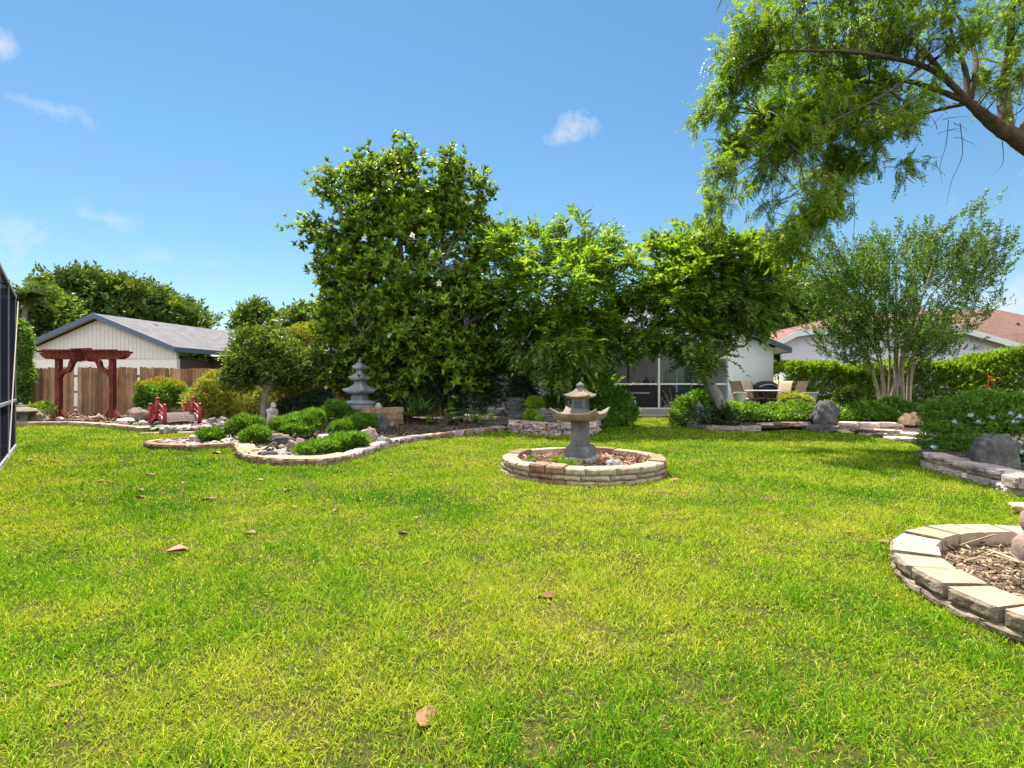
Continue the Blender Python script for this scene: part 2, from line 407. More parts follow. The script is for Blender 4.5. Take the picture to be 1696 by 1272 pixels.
M_lawn = None
L_mag = leafm('magnolia_leaf', [(.022, .065, .014), (.04, .105, .016), (.075, .165, .018), (.12, .215, .022), (.19, .29, .026), (.30, .38, .035), (.24, .26, .05)], .38, .45, .3, .5, spec=.28)
L_gold = leafm('rain_tree_leaf', [(.03, .078, .018), (.068, .15, .026), (.125, .225, .034), (.19, .295, .042), (.31, .40, .055)], .42, .42, .3, .6)
L_mim = leafm('feather_leaf', [(.036, .09, .012), (.085, .17, .016), (.155, .245, .022), (.25, .32, .032)], .48, .45, .3, .6)
L_crape = leafm('crape_leaf', [(.028, .075, .018), (.055, .125, .022), (.095, .175, .026), (.16, .235, .032)], .4, .42, .3, .6)
L_oak = leafm('oak_leaf', [(.035, .07, .018), (.065, .12, .024), (.11, .17, .03), (.16, .21, .035)], .3, .5, .4, .35)
L_hedge = leafm('hedge_leaf', [(.08, .16, .022), (.15, .26, .026), (.23, .36, .03), (.33, .44, .035)], .4, .42, .25, 1.0)
L_ylw = leafm('golden_shrub_leaf', [(.09, .13, .022), (.17, .22, .028), (.27, .31, .035), (.38, .39, .05), (.24, .15, .06)], .4, .5, .3, 1.3)
L_topi = leafm('topiary_leaf', [(.03, .06, .02), (.075, .125, .025), (.14, .20, .03), (.22, .29, .04)], .3, .42, .3, 1.5)
L_dark = leafm('azalea_leaf', [(.018, .045, .022), (.032, .068, .03), (.055, .10, .04), (.12, .16, .10)], .2, .4, .3, 1.5)
L_jun = leafm('juniper_leaf', [(.03, .085, .018), (.065, .15, .022), (.12, .24, .028), (.20, .33, .035)], .4, .5, .25, 2.5)
L_green = leafm('shrub_leaf', [(.04, .105, .018), (.08, .185, .022), (.14, .27, .03), (.20, .33, .035)], .4, .38, .3, 1.6)
L_cover = leafm('ground_cover_leaf', [(.04, .105, .02), (.085, .18, .025), (.15, .27, .032), (.25, .36, .04)], .4, .38, .35, 1.0)
L_tip = leafm('orange_tip_leaf', [(.12, .16, .02), (.32, .22, .03), (.42, .14, .03)], .35, .4, .2, 3)
L_cast = leafm('broad_leaf', [(.03, .085, .03), (.06, .14, .04), (.12, .23, .035), (.24, .34, .04)], .35, .35, .2, 2)
L_lime = leafm('lime_leaf', [(.12, .24, .03), (.22, .36, .035), (.34, .46, .04)], .4, .42, .2, 2)
L_palm = leafm('palm_leaf', [(.03, .05, .025), (.05, .08, .035), (.08, .11, .04)], .25, .45, .2, 1)
L_dry = leafm('dry_leaf', [(.10, .04, .016), (.19, .08, .03), (.28, .14, .06), (.36, .23, .12)], .12, .6, .25, 6)
L_drydark = leafm('dry_leaf_dark', [(.06, .03, .018), (.14, .06, .03), (.22, .11, .05)], .15, .6, .25, 6)
P_blue = leafm('blue_petal', [(.42, .50, .68), (.58, .66, .80), (.70, .76, .84)], .3, .6, .1, 3, tcol=(1, 1, 1))
P_orange = leafm('orange_petal', [(.80, .10, .02), (.85, .20, .03)], .3, .5, .1, 3, tcol=(1, 1, 1))
P_pink = leafm('pink_petal', [(.65, .05, .30), (.75, .12, .42)], .3, .5, .1, 3, tcol=(1, 1, 1))
P_white = leafm('white_petal', [(.75, .72, .62), (.82, .80, .72)], .3, .5, .1, 3, tcol=(1, 1, 1))
P_yellow = leafm('yellow_pod', [(.50, .28, .03), (.55, .36, .05)], .3, .5, .1, 3, tcol=(1, 1, 1))

T_ros = [rosette_t(8, .40, s, True, (.15, 1.35)) for s in (1, 2, 3, 4)]
T_sprig = [sprig_t(7, .5, .45, s) for s in (1, 2, 3)]
T_sprig5 = [sprig_t(5, .6, .55, s) for s in (4, 5)]
T_frond = [frond_t(6, .17, .38, d, s) for s, d in ((1, .2), (2, .4), (3, .55))]
T_fine = [frond_t(8, .11, .24, d, s, .012) for s, d in ((1, .1), (2, .35), (3, .6))]
T_tuft = [tuft_t(10, s) for s in (1, 2, 3)]
T_leaf = [leaf_t(.5, .1, .1)]

def bush(name, label, cat, ells, mat, n, size, tms=None, group=None, low=-.35, inner=.5, stems=5, stem_mat=None, stemr=.012, extra=None, zbase=0.05, part='foliage', **kw):
    c = np.mean([e[0] for e in ells], axis=0); base = V((c[0], c[1], zbase))
    t = thing(name, label, cat, base, 0, group)
    cl = Cloud(); w = np.array([e[1][0]*e[1][2] for e in ells]); w /= w.sum()
    for e, k in zip(ells, rng.multinomial(n, w)):
        p, u = shell(e[0], e[1], k, inner, low)
        m = p[:, 2] > zbase-.02; leaves_at(cl, tms or T_sprig, p[m], u[m], size, **kw)
    ob = cl.build(part, mat, t); ob.location = -base
    if stems:
        mb = MB()
        for i in range(stems):
            e = ells[i % len(ells)]; q = V(e[0])+V((random.uniform(-.5, .5)*e[1][0], random.uniform(-.5, .5)*e[1][1], random.uniform(-.1, .5)*e[1][2]))
            b = base+V((random.uniform(-.3, .3)*e[1][0], random.uniform(-.2, .2)*e[1][1], -.05)); b = b.lerp(V((q.x, q.y, zbase-.05)), .5)
            mb.tube(curve_pts(b, q, 0, 4, .06), (stemr, stemr*.5), 5, cap=False)
        o = mb.build('stem', stem_mat or M_bark, t, True); o.location = -base
    if extra: extra(t, base)
    return t

# ------------------------------------------------------------------ ground, lawn and beds (the setting)
m, nt, p, o = new_mat('lawn_soil'); M_ground = m
n1 = noise_tex(nt, .55, 6, .65); n2 = noise_tex(nt, 35, 4, .7)
c = ramp(nt, n1.outputs['Fac'], [(.3, (.035, .05, .008)), (.5, (.07, .065, .015)), (.72, (.15, .105, .04))])
c = mixrgb(nt, 1.0, c, ramp(nt, n2.outputs['Fac'], [(.3, (.55,)*3), (.7, (1.35,)*3)]), 'MULTIPLY')
nt.links.new(c, p.inputs['Base Color']); p.inputs['Roughness'].default_value = .95; p.inputs['Specular IOR Level'].default_value = .1
bump(nt, n2.outputs['Fac'], .8, .03, p)
mb = MB(); ng = 64
mb.lathe([(0.01, 0), (30, 0), (120, 0), (600, 0)], ng)
mb.f = [f for f in mb.f if len(f) == 4]; mb.m = mb.m[:len(mb.f)]
g = mb.build('ground', M_ground); tag(g, 'flat ground carrying the lawn and the garden', None, None, 'structure')

def inside(poly, x, y):
    x = np.asarray(x); y = np.asarray(y); r = np.zeros(x.shape, bool); n = len(poly)
    for i in range(n):
        x0, y0 = poly[i][0], poly[i][1]; x1, y1 = poly[(i+1) % n][0], poly[(i+1) % n][1]
        if y0 == y1: continue
        c = ((y0 > y) != (y1 > y)) & (x < (x1-x0)*(y-y0)/(y1-y0)+x0); r ^= c
    return r
def gp(l): return [G(a, b) for a, b in l]
EDGE_L = [(-60, 703), (25, 704), (100, 702), (165, 706), (240, 713), (290, 716.5), (370, 716.5), (400, 722)]
SMALL_C, SMALL_R = (G(338, 737), (1.02, .82))
EDGE_M = [(388, 742), (391, 757), (408, 766), (450, 771.5), (500, 772.5), (550, 770), (590, 762), (620, 750), (650, 740), (690, 732), (740, 726), (790, 719), (838, 713)]
EDGE_W = [(838, 714), (880, 720), (930, 722), (982, 720), (992, 712)]
EDGE_RB = [(1124, 700), (1135, 706), (1170, 713), (1220, 716), (1262, 714)]
EDGE_R2 = [(1262, 714), (1310, 711), (1390, 715.5), (1450, 724), (1526, 739)]
EDGE_F = [(1522, 772), (1560, 785), (1610, 799), (1660, 812), (1720, 828)]
RING1_C, RING1_R = V((1.02, 7.36, 0)), (1.17, 1.12)
RING2_C, RING2_R = V((3.60, 2.80, 0)), (1.24, 1.24)
CAGE_A, CAGE_B = V((-9.9, 10.2, 0)), V((-4.0, 3.5, 0))
bedL = gp(EDGE_L)+gp([(398, 735)])+gp(EDGE_M)+gp(EDGE_W)+gp([(1040, 702), (1055, 690)])+[V((4.6, 21, 0)), V((-24, 21, 0))]
bedR = gp([(1124, 692)])+gp(EDGE_RB)+gp(EDGE_R2)+[G(1526, 739)+V((.3, .25, 0)), V((12.5, 11, 0)), V((22, 18, 0)), V((16, 22.5, 0)), V((5.9, 18.6, 0))]
bedF = gp(EDGE_F)+[V((9, 5.2, 0)), V((14, 7, 0)), V((14, 10.6, 0)), V((10, 10.8, 0)), G(1530, 748)]
def patch(name, poly, mat, label, z=.06, sp=.11, amp=.03, fn=None):
    xs = [p[0] for p in poly]; ys = [p[1] for p in poly]
    nx = int((max(xs)-min(xs))/sp)+2; ny = int((max(ys)-min(ys))/sp)+2
    X, Y = np.meshgrid(min(xs)+np.arange(nx)*sp, min(ys)+np.arange(ny)*sp)
    Z = z+amp*(np.sin(X*2.3+np.sin(Y*1.7)*2)*np.cos(Y*2.9+X*.8))*.6+rng.normal(size=X.shape)*amp*.22
    if fn is not None: Z = Z+fn(X, Y)
    idx = np.arange(nx*ny).reshape(ny, nx)
    q = np.stack([idx[:-1, :-1], idx[:-1, 1:], idx[1:, 1:], idx[1:, :-1]], -1).reshape(-1, 4)
    cx = (X[:-1, :-1]+sp/2).ravel(); cy_ = (Y[:-1, :-1]+sp/2).ravel()
    q = q[inside(poly, cx, cy_)]
    used, inv = np.unique(q.ravel(), return_inverse=True)
    v = np.stack([X.ravel(), Y.ravel(), Z.ravel()], -1)[used]
    o = link_mesh(name, np_mesh(name, v, inv.astype(np.int32), np.full(len(q), 4), True), mat)
    return tag(o, label, None, None, 'structure')
def pagoda_mound(X, Y): return .28*np.exp(-(((X+3.9)/1.2)**2+((Y-15.4)/1.0)**2))
patch('planting_bed', bedL, M_mulchd, 'dark mulched planting bed along the fence and the house', fn=pagoda_mound)
patch('planting_bed', bedR, M_mulchd, 'mulched planting bed in front of the patio')
patch('planting_bed', bedF, M_mulchd, 'mulched raised bed under the blue flowered shrubs', z=.16)
def circ(c, r, k=.93, n=40): return [V((c.x+r[0]*k*math.cos(2*math.pi*i/n), c.y+r[1]*k*math.sin(2*math.pi*i/n), 0)) for i in range(n)]
patch('mulch', circ(RING1_C, RING1_R, .95), M_mulchr, 'red bark mulch filling the round lantern bed', z=.115, sp=.05, amp=.015)
patch('mulch', circ(RING2_C, RING2_R), M_mulcht, 'dry tan mulch filling the round bed at the corner of the lawn', z=.05, sp=.04, amp=.012)
patch('pebble_bed', circ(SMALL_C, SMALL_R, .9), M_mulcht, 'small kerbed pebble bed beside the juniper bed', z=.07, sp=.08, amp=.02)

def chips(name, poly, n, mat, label, zf, size, flat=.35, straw=0.0):
    xs = [p[0] for p in poly]; ys = [p[1] for p in poly]
    P = np.stack([rng.uniform(min(xs), max(xs), n*2), rng.uniform(min(ys), max(ys), n*2)], -1)
    P = P[inside(poly, P[:, 0], P[:, 1])][:n]; k = len(P)
    pts = np.column_stack([P, np.full(k, zf)+rng.uniform(0, .015, k)])
    d = rdir(k)*np.array([1, 1, flat]); nn = UP+rdir(k)*.7
    tv = np.array([(-.16, 0, 0), (.16, .05, 0), (.2, .9, .05), (-.1, 1, .03), (-.14, .02, -.1), (.15, .05, -.1), (.18, .9, -.06), (-.1, .98, -.06)], float)
    tf = [(0, 1, 2, 3), (0, 4, 5, 1), (1, 5, 6, 2), (2, 6, 7, 3), (3, 7, 4, 0)]
    cl = Cloud(); s = size*rng.lognormal(0, .45, k); ns = int(k*straw)
    cl.add((tv, tf), pts[ns:], d[ns:], nn[ns:], s[ns:])
    if ns:
        tv2 = tv*np.array([.1, 1, .12]); cl.add((tv2, tf), pts[:ns]+UP*.01, d[:ns], nn[:ns], s[:ns]*3.2)
    return tag(cl.build(name, mat), label, None, None, 'stuff')
chips('bark_chips', circ(RING1_C, RING1_R, .86), 3800, M_chipr, 'red bark chips in the round lantern bed', .125, .05)
chips('bark_chips', circ(RING2_C, RING2_R, .84), 4200, M_chipt, 'dry bark chips and straw in the corner bed', .058, .035, straw=.22)
chips('bark_chips', [p for p in bedL if p.y < 18], 16000, M_chipd, 'dark bark chips on the long planting bed', .075, .055)
chips('bark_chips', gp([(1135, 703), (1170, 710), (1220, 713), (1262, 711), (1300, 704), (1190, 697)]), 1200, M_chipd, 'dark bark chips under the leaning tree', .07, .08)
chips('bark_chips', gp([(30, 701), (100, 699), (165, 703), (238, 709), (225, 697), (200, 689), (60, 690)]), 2600, M_chipt, 'tan bark chips under the red arbor', .07, .09)

# grass
def lawn_mask(x, y):
    m = ~(inside(bedL, x, y) | inside(bedR, x, y) | inside(bedF, x, y))
    for c, r, k in ((RING1_C, RING1_R, 1.0), (RING2_C, RING2_R, .99), (SMALL_C, SMALL_R, 1.0)):
        m &= ((x-c.x)/(r[0]*k))**2+((y-c.y)/(r[1]*k))**2 > 1
    m &= (y < 19.3) & ((y < 17) | ((x > 3.3) & (x < 6.6)))
    cx = CAGE_A.x+(CAGE_B.x-CAGE_A.x)*(y-CAGE_A.y)/(CAGE_B.y-CAGE_A.y)
    m &= (x > cx) | (y > CAGE_A.y)
    m &= ~((x > 6.2) & (y > 9.5) & inside(bedR, x+.0, y+.35))
    return m
def fbm(x, y, s, seed):
    r = np.random.default_rng(seed); o = np.zeros_like(x)
    for k in range(9):
        a = r.uniform(0, 6.28); f = s*(1.0+.55*k); o += np.sin((x*math.cos(a)+y*math.sin(a))*f+r.uniform(0, 6.28)+np.sin((y*math.cos(a)-x*math.sin(a))*f*.7)*1.2)/(1+.35*k)
    return o/3.0
m, nt, p, o = new_mat('grass_blade'); M_grass = m
g = nt.nodes.new('ShaderNodeNewGeometry')
cg = ramp(nt, g.outputs['Random Per Island'], [(0, (.045, .13, .006)), (.3, (.12, .27, .008)), (.7, (.235, .41, .012)), (.9, (.37, .48, .02)), (1, (.56, .51, .12))])
at = nt.nodes.new('ShaderNodeAttribute'); at.attribute_name = 'dryness'
cg = mixrgb(nt, at.outputs['Fac'], cg, ramp(nt, g.outputs['Random Per Island'], [(0, (.27, .36, .012)), (.5, (.45, .46, .03)), (1, (.62, .50, .15))]))
al = nt.nodes.new('ShaderNodeAttribute'); al.attribute_name = 'lush'
cg = mixrgb(nt, al.outputs['Fac'], cg, ramp(nt, g.outputs['Random Per Island'], [(0, (.02, .085, .004)), (.6, (.06, .21, .007)), (1, (.14, .34, .01))]))
nt.links.new(cg, p.inputs['Base Color']); p.inputs['Roughness'].default_value = .7; p.inputs['Specular IOR Level'].default_value = .04
t = nt.nodes.new('ShaderNodeBsdfTranslucent'); nt.links.new(mixrgb(nt, 1.0, cg, (1.3, 1.25, .3), 'MULTIPLY'), t.inputs['Color'])
ms = nt.nodes.new('ShaderNodeMixShader'); ms.inputs[0].default_value = .38
nt.links.new(p.outputs[0], ms.inputs[1]); nt.links.new(t.outputs[0], ms.inputs[2]); nt.links.new(ms.outputs[0], o.inputs[0])
def make_grass():
    X, Y, Wd, Hh = [], [], [], []
    for y0, y1, dens, w, h in ((.9, 2.2, 17000, .0036, .036), (2.2, 3.5, 13000, .0042, .036), (3.5, 5.2, 7500, .0056, .036), (5.2, 7.5, 4000, .0078, .037), (7.5, 11, 1900, .011, .038), (11, 15.5, 850, .017, .04), (15.5, 19.3, 480, .023, .042)):
        xm = y1*1.04+.8; n = int(2*xm*(y1-y0)*dens)
        x = rng.uniform(-xm, xm, n); y = rng.uniform(y0, y1, n)
        k = (np.abs(x) < y*1.04+.8); x, y = x[k], y[k]
        k = lawn_mask(x, y); x, y = x[k], y[k]
        clump = fbm(x, y, 9, 3)
        k = rng.random(len(x)) < np.clip(.78+.5*clump, .22, 1); x, y, clump = x[k], y[k], clump[k]
        X.append(x); Y.append(y); Wd.append(w*rng.uniform(.7, 1.3, len(x))); Hh.append(h*rng.uniform(.55, 1.3, len(x))*(1+.3*clump))
    X = np.concatenate(X); Y = np.concatenate(Y); Wd = np.concatenate(Wd); Hh = np.concatenate(Hh); n = len(X)
    big = fbm(X, Y, .75, 11); small = fbm(X, Y, 3.2, 12)
    big += 1.1*np.exp(-(((X-.35)/1.1)**2+((Y-3.1)/1.0)**2))+.6*np.exp(-(((X+1.1)/.8)**2+((Y-2.2)/.5)**2))+.7*np.exp(-(((X+1.9)/.7)**2+((Y-1.9)/.3)**2))-.5*np.exp(-(((X+5)/2.2)**2+((Y-6)/2.5)**2))+.5*np.exp(-(((X+4.6)/1.5)**2+((Y-8.6)/1.2)**2))-.6*np.exp(-(((X-2.0)/.9)**2+((Y-3.8)/1.2)**2))
    tiny = fbm(X, Y, 7.5, 14); dry = np.clip(.18+.36*big+.28*small+.26*tiny+rng.normal(size=n)*.22, 0, 1)
    Hh *= 1+.22*fbm(X, Y, 5.0, 15)
    Hh *= (1-.25*np.clip(dry, 0, 1))
    lush = np.clip(.22-.5*big-.4*small+.35*fbm(X, Y, 1.6, 21)+rng.normal(size=n)*.2, 0, 1)*(1-dry)
    lng = rng.random(n) < .22; Hh[lng] *= 1.75; Wd[lng] *= .8
    th = rng.random(n) < np.where(Y < 6.5, .16, .08); dry[th] = rng.uniform(.75, 1, th.sum()); lush[th] = 0
    az = rng.uniform(0, 6.283, n); lean = rng.uniform(.25, 1.25, n); laz = rng.uniform(0, 6.283, n)
    flat = (rng.random(n) < .06) | th; lean[flat] = rng.uniform(1.3, 1.5, flat.sum())
    sx, sy = np.cos(az), np.sin(az)
    def pos(t, w, le):
        hz = np.sin(le)*Hh*t; z = np.cos(le*.9)*Hh*t
        cx = X+np.cos(laz)*hz; cy = Y+np.sin(laz)*hz
        return (np.stack([cx-sx*w/2, cy-sy*w/2, z], -1), np.stack([cx+sx*w/2, cy+sy*w/2, z], -1))
    a0, a1 = pos(0.0, Wd, lean*.5); b0, b1 = pos(.55, Wd*.9, lean*.7)
    t0, _ = pos(1.0, 0*Wd, lean*1.05)
    v = np.stack([a0, a1, b1, b0, t0], 1).reshape(-1, 3); v[:, 2] += .002
    L = np.array([0, 1, 2, 3, 3, 2, 4]); loops = (L[None]+(np.arange(n)*5)[:, None]).ravel()
    me = np_mesh('lawn_grass', v, loops, np.tile([4, 3], n))
    at = me.attributes.new('dryness', 'FLOAT', 'POINT'); at.data.foreach_set('value', np.repeat(dry, 5).astype(np.float32))
    at = me.attributes.new('lush', 'FLOAT', 'POINT'); at.data.foreach_set('value', np.repeat(lush, 5).astype(np.float32))
    o = link_mesh('lawn_grass', me, M_grass)
    tag(o, 'mown green lawn with yellowed dry patches', None, None, 'stuff'); print('grass blades', n)
make_grass()

# ------------------------------------------------------------------ stone builders
def rock(name, label, loc, dims, seed, mat, group=None, cat='rock', rz=0.0, sub=4, rough=.28, flat=0.0, parent=None, sink=.12, boxy=0.0):
    bm = bmesh.new(); bmesh.ops.create_icosphere(bm, subdivisions=sub, radius=1)
    off = V((seed*7.3, seed*3.1, seed*1.7))
    for v in bm.verts:
        p = v.co.copy(); d = p.normalized()
        k = 1+rough*1.3*noise.noise(d*1.1+off)+rough*.6*noise.noise(d*2.7+off)+rough*.3*noise.noise(d*6+off)+rough*.13*noise.noise(d*14+off)
        cell = noise.voronoi(d*1.6+off)[0]; k *= .82+.3*min(1, cell[1]-cell[0]+.35)
        if boxy: d2 = V([math.copysign(abs(c_)**(1-boxy), c_) for c_ in d]); q = d2*k*.86
        else: q = d*k
        if flat: q.z = math.copysign(min(abs(q.z), 1-flat*.5), q.z)
        q.z = max(q.z, -.55)
        v.co = V((q.x*dims[0]/2, q.y*dims[1]/2, (q.z+.55)*dims[2]/1.5))
    me = bpy.data.meshes.new(name); bm.to_mesh(me); bm.free()
    me.polygons.foreach_set('use_smooth', [True]*len(me.polygons))
    o = link_mesh(name, me, mat, parent)
    o.location = V(loc)-V((0, 0, sink*dims[2])); o.rotation_euler = (0, 0, rz)
    if parent is None: tag(o, label, cat, group)
    return o
def block_mesh(L, D, Hh, seed, rough=.012, taper=.0, n=(7, 3, 4), rnd=.012):
    """split-faced wall block: length along x, depth along y (rough face at -y), height along z"""
    bm = bmesh.new(); nx, ny, nz = n; off = V((seed*3.7, seed*1.3, seed*9.1)); grid = {}
    def P(i, j, k):
        key = (i, j, k)
        if key in grid: return grid[key]
        x, y, z = i/nx-.5, j/ny-.5, k/nz
        q = V((x*L*(1-taper*(y+.5)), y*D, z*Hh))
        ex = min(.5-abs(x), .15)/.15; ez = min(z, 1-z, .25)/.25
        if j == 0:
            q.y += rough*(1.6*noise.noise(q*14+off)+.9*noise.noise(q*37+off))+rnd*1.6*(1-min(ex, ez))
        if k == nz: q.z += rough*.18*noise.noise(q*12+off)-(rnd*.5 if (j == 0 or i in (0, nx)) else 0)
        if i in (0, nx): q.x += rough*.5*noise.noise(q*20+off)-math.copysign(rnd*.35 if (j == 0 or k == nz) else 0, x)
        grid[key] = bm.verts.new(q); return grid[key]
    def quad(a, b, c, d, mi=0):
        try: bm.faces.new((P(*a), P(*b), P(*c), P(*d))).material_index = mi
        except ValueError: pass
    for i in range(nx):
        for k in range(nz): quad((i, 0, k), (i+1, 0, k), (i+1, 0, k+1), (i, 0, k+1), 1); quad((i+1, ny, k), (i, ny, k), (i, ny, k+1), (i+1, ny, k+1))
        for j in range(ny): quad((i, j, nz), (i+1, j, nz), (i+1, j+1, nz), (i, j+1, nz)); quad((i, j+1, 0), (i+1, j+1, 0), (i+1, j, 0), (i, j, 0))
    for j in range(ny):
        for k in range(nz): quad((0, j+1, k), (0, j, k), (0, j, k+1), (0, j+1, k+1), 1); quad((nx, j, k), (nx, j+1, k), (nx, j+1, k+1), (nx, j, k+1), 1)
    me = bpy.data.meshes.new('block'); bm.to_mesh(me); bm.free(); return me
def walk(path, step):
    """points and headings every `step` metres along a polyline, last piece stretched to fit"""
    path = smooth_path(path, 6); Ls = [0]
    for a, b in zip(path, path[1:]): Ls.append(Ls[-1]+(b-a).length)
    T = Ls[-1]; n = max(1, round(T/step)); out = []
    def at(s):
        s = min(max(s, 0), T)
        for i in range(len(path)-1):
            if s <= Ls[i+1] or i == len(path)-2:
                return path[i].lerp(path[i+1], (s-Ls[i])/max(1e-6, Ls[i+1]-Ls[i]))
    for i in range(n):
        a, b = at(T*i/n), at(T*(i+1)/n); out.append(((a+b)/2, math.atan2(b.y-a.y, b.x-a.x), (b-a).length))
    return out
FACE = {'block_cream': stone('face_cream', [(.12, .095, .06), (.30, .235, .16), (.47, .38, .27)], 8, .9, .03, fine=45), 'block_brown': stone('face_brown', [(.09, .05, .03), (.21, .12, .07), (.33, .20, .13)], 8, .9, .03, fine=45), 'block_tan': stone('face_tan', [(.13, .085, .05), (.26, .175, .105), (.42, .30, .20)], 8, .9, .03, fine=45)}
def border(name, label, cat, path, courses, step, D, Hh, mats, rough=.012, back=0, z0=-.02, n=(7, 3, 4), group=None, inset=0.0, part='block', jit=.01, gap=.016, stagger=True, facemats=None):
    """a dry-laid run of blocks; the path is its outer foot line, left of travel is the inner side"""
    base = V(path[0]); t = thing(name, label, cat, V((base.x, base.y, 0)), 0, group)
    base = V((base.x, base.y, 0))
    for c in range(courses):
        pl = walk(path, step)
        if stagger and c % 2:
            pp = smooth_path(path, 6); pl = walk([pp[0].lerp(pp[1], .5)]+pp[3:-3:3]+[pp[-1].lerp(pp[-2], .5)], step*1.13)
        for i, (p, a, L) in enumerate(pl):
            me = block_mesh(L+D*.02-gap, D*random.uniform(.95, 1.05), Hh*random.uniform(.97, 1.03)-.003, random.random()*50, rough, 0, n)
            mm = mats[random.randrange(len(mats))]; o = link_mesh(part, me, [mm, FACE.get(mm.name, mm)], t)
            nrm = V((-math.sin(a), math.cos(a), 0))
            o.location = p+nrm*(D/2+inset*c+random.uniform(-jit, jit))+V((0, 0, z0+c*Hh+(0.002*(i % 2))))-base
            o.rotation_euler = (random.uniform(-.012, .012), random.uniform(-.012, .012), a+random.uniform(-.02, .02))
    return t
def lead(path):      # put path so that its inner side is to the left of travel (we walk left to right in front of beds)
    return path

border('garden_border', 'low tan stone edging along the lawn below the red arbor', 'garden edging', gp([(10, 706), (60, 706), (100, 705), (165, 709), (238, 716), (250, 712)]), 1, .82, .2, .15, [M_tanblock], .008, n=(10, 3, 4))
border('garden_border', 'thin flat tan stones edging the white pebbles by the bridge', 'garden edging', gp([(228, 720), (290, 718), (372, 718)]), 1, .6, .16, .06, [M_tanblock], .006)
# small kerbed ring: front arc
def arc(c, r, a0, a1, n=24): return [V((c.x+r[0]*math.cos(R(a0+(a1-a0)*i/n)), c.y+r[1]*math.sin(R(a0+(a1-a0)*i/n)), 0)) for i in range(n+1)]
border('garden_border', 'smooth brown kerb curving round a small pebble bed with one juniper', 'garden edging', arc(SMALL_C, (1.1, .9), 130, 372), 1, .6, .17, .13, [M_tanblock, M_brownblock], .004, n=(8, 3, 3))
edge = gp(EDGE_M)
border('garden_border', 'pale tan block edging round the juniper bed corner', 'garden edging', edge[:7], 1, .3, .32, .14, [M_tanblock], .01)
border('garden_border', 'long mauve and tan block edging running from the junipers to the low wall', 'garden edging', edge[6:], 1, .42, .22, .15, [M_purpblock, M_pinkblock, M_tanblock], .012)
border('garden_wall', 'low pink and grey rock-faced wall behind the large stone lantern', 'garden wall', gp(EDGE_W), 2, .32, .25, .165, [M_pinkblock, M_purpblock], .05, n=(9, 3, 6), jit=.04)
border('garden_wall', 'curved tan block wall under the three-tiered pagoda', 'garden wall', [V((A(a, 693, y).x, y, .04)) for a, y in ((566, 14.6), (600, 14.1), (640, 14.0), (670, 14.5))], 3, .36, .24, .187, [M_tanblock, M_creamblock], .012, z0=.0)
border('garden_border', 'mauve block edging in front of the leaning tree', 'garden edging', gp(EDGE_RB), 1, .78, .2, .17, [M_purpblock], .014, n=(10, 3, 5))
border('garden_border', 'short pink-brown block edging between the leaning tree and the dark boulder', 'garden edging', gp([(1262, 709), (1300, 707.5), (1345, 706)]), 1, .5, .22, .16, [M_pinkblock, M_brownblock], .02)
border('garden_wall', 'two-course tan block wall beside the stone path', 'garden wall', gp([(1386, 712), (1440, 714), (1492, 714.5)]), 2, .46, .24, .125, [M_pinkblock, M_tanblock], .016)
border('garden_wall', 'mauve split-stone wall holding the raised bed of blue flowered shrubs', 'garden wall', gp(EDGE_F)+[V((8.5, 5.1, 0))], 2, .52, .26, .125, [M_purpblock, M_pinkblock], .022, n=(12, 3, 6), jit=.012, inset=.02)

def ring(name, label, c, r, pieces, Hh, D, mats, face=None):
    """oval bed of dry-laid blocks: a cap course of separate stones on a rougher base course"""
    t = thing(name, label, 'garden edging', c)
    def place(a0, a1, z, h, d, mat, out, part, rough, n=(8, 3, 4)):
        am = R((a0+a1)/2)
        def pt(a, k): return V(((r[0]+k)*math.cos(R(a)), (r[1]+k)*math.sin(R(a)), 0))
        p0, p1 = pt(a0, out), pt(a1, out)
        p0.z = p1.z = 0; L = (p1-p0).length; ang = math.atan2(p1.y-p0.y, p1.x-p0.x)
        me = block_mesh(L-.006, d, h, random.random()*60, rough, d/max(r)*.8, n)
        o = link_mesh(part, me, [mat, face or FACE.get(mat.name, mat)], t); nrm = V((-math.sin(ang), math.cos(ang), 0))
        o.location = (p0+p1)/2+nrm*d/2+V((0, 0, z)); o.rotation_euler = (random.uniform(-.01, .01), random.uniform(-.01, .01), ang)
        return o
    a = pieces[0][0]
    for a0, a1, mi, dz in pieces:
        place(a0, a1, Hh*.58, Hh*.42+dz, D*random.uniform(.96, 1.04), mats[mi], 0, 'cap_stone', .006)
    k = 20; st = 360/k
    for c_ in range(2):
        for i in range(k):
            am = ((i+.5*c_)*st+st/2) % 360
            j = min(range(len(pieces)), key=lambda q: min(abs((pieces[q][0]+pieces[q][1])/2-am-d_) for d_ in (0, 360, -360)))
            place((i+.5*c_)*st, (i+1+.5*c_)*st, -.03 if c_ == 0 else Hh*.29, Hh*.29+.026 if c_ == 0 else Hh*.29-.003, D*.95, mats[pieces[j][2]], (.014 if c_ == 0 else .004)+random.uniform(-.008, .012), 'base_stone', .011, (8, 3, 3))
    return t
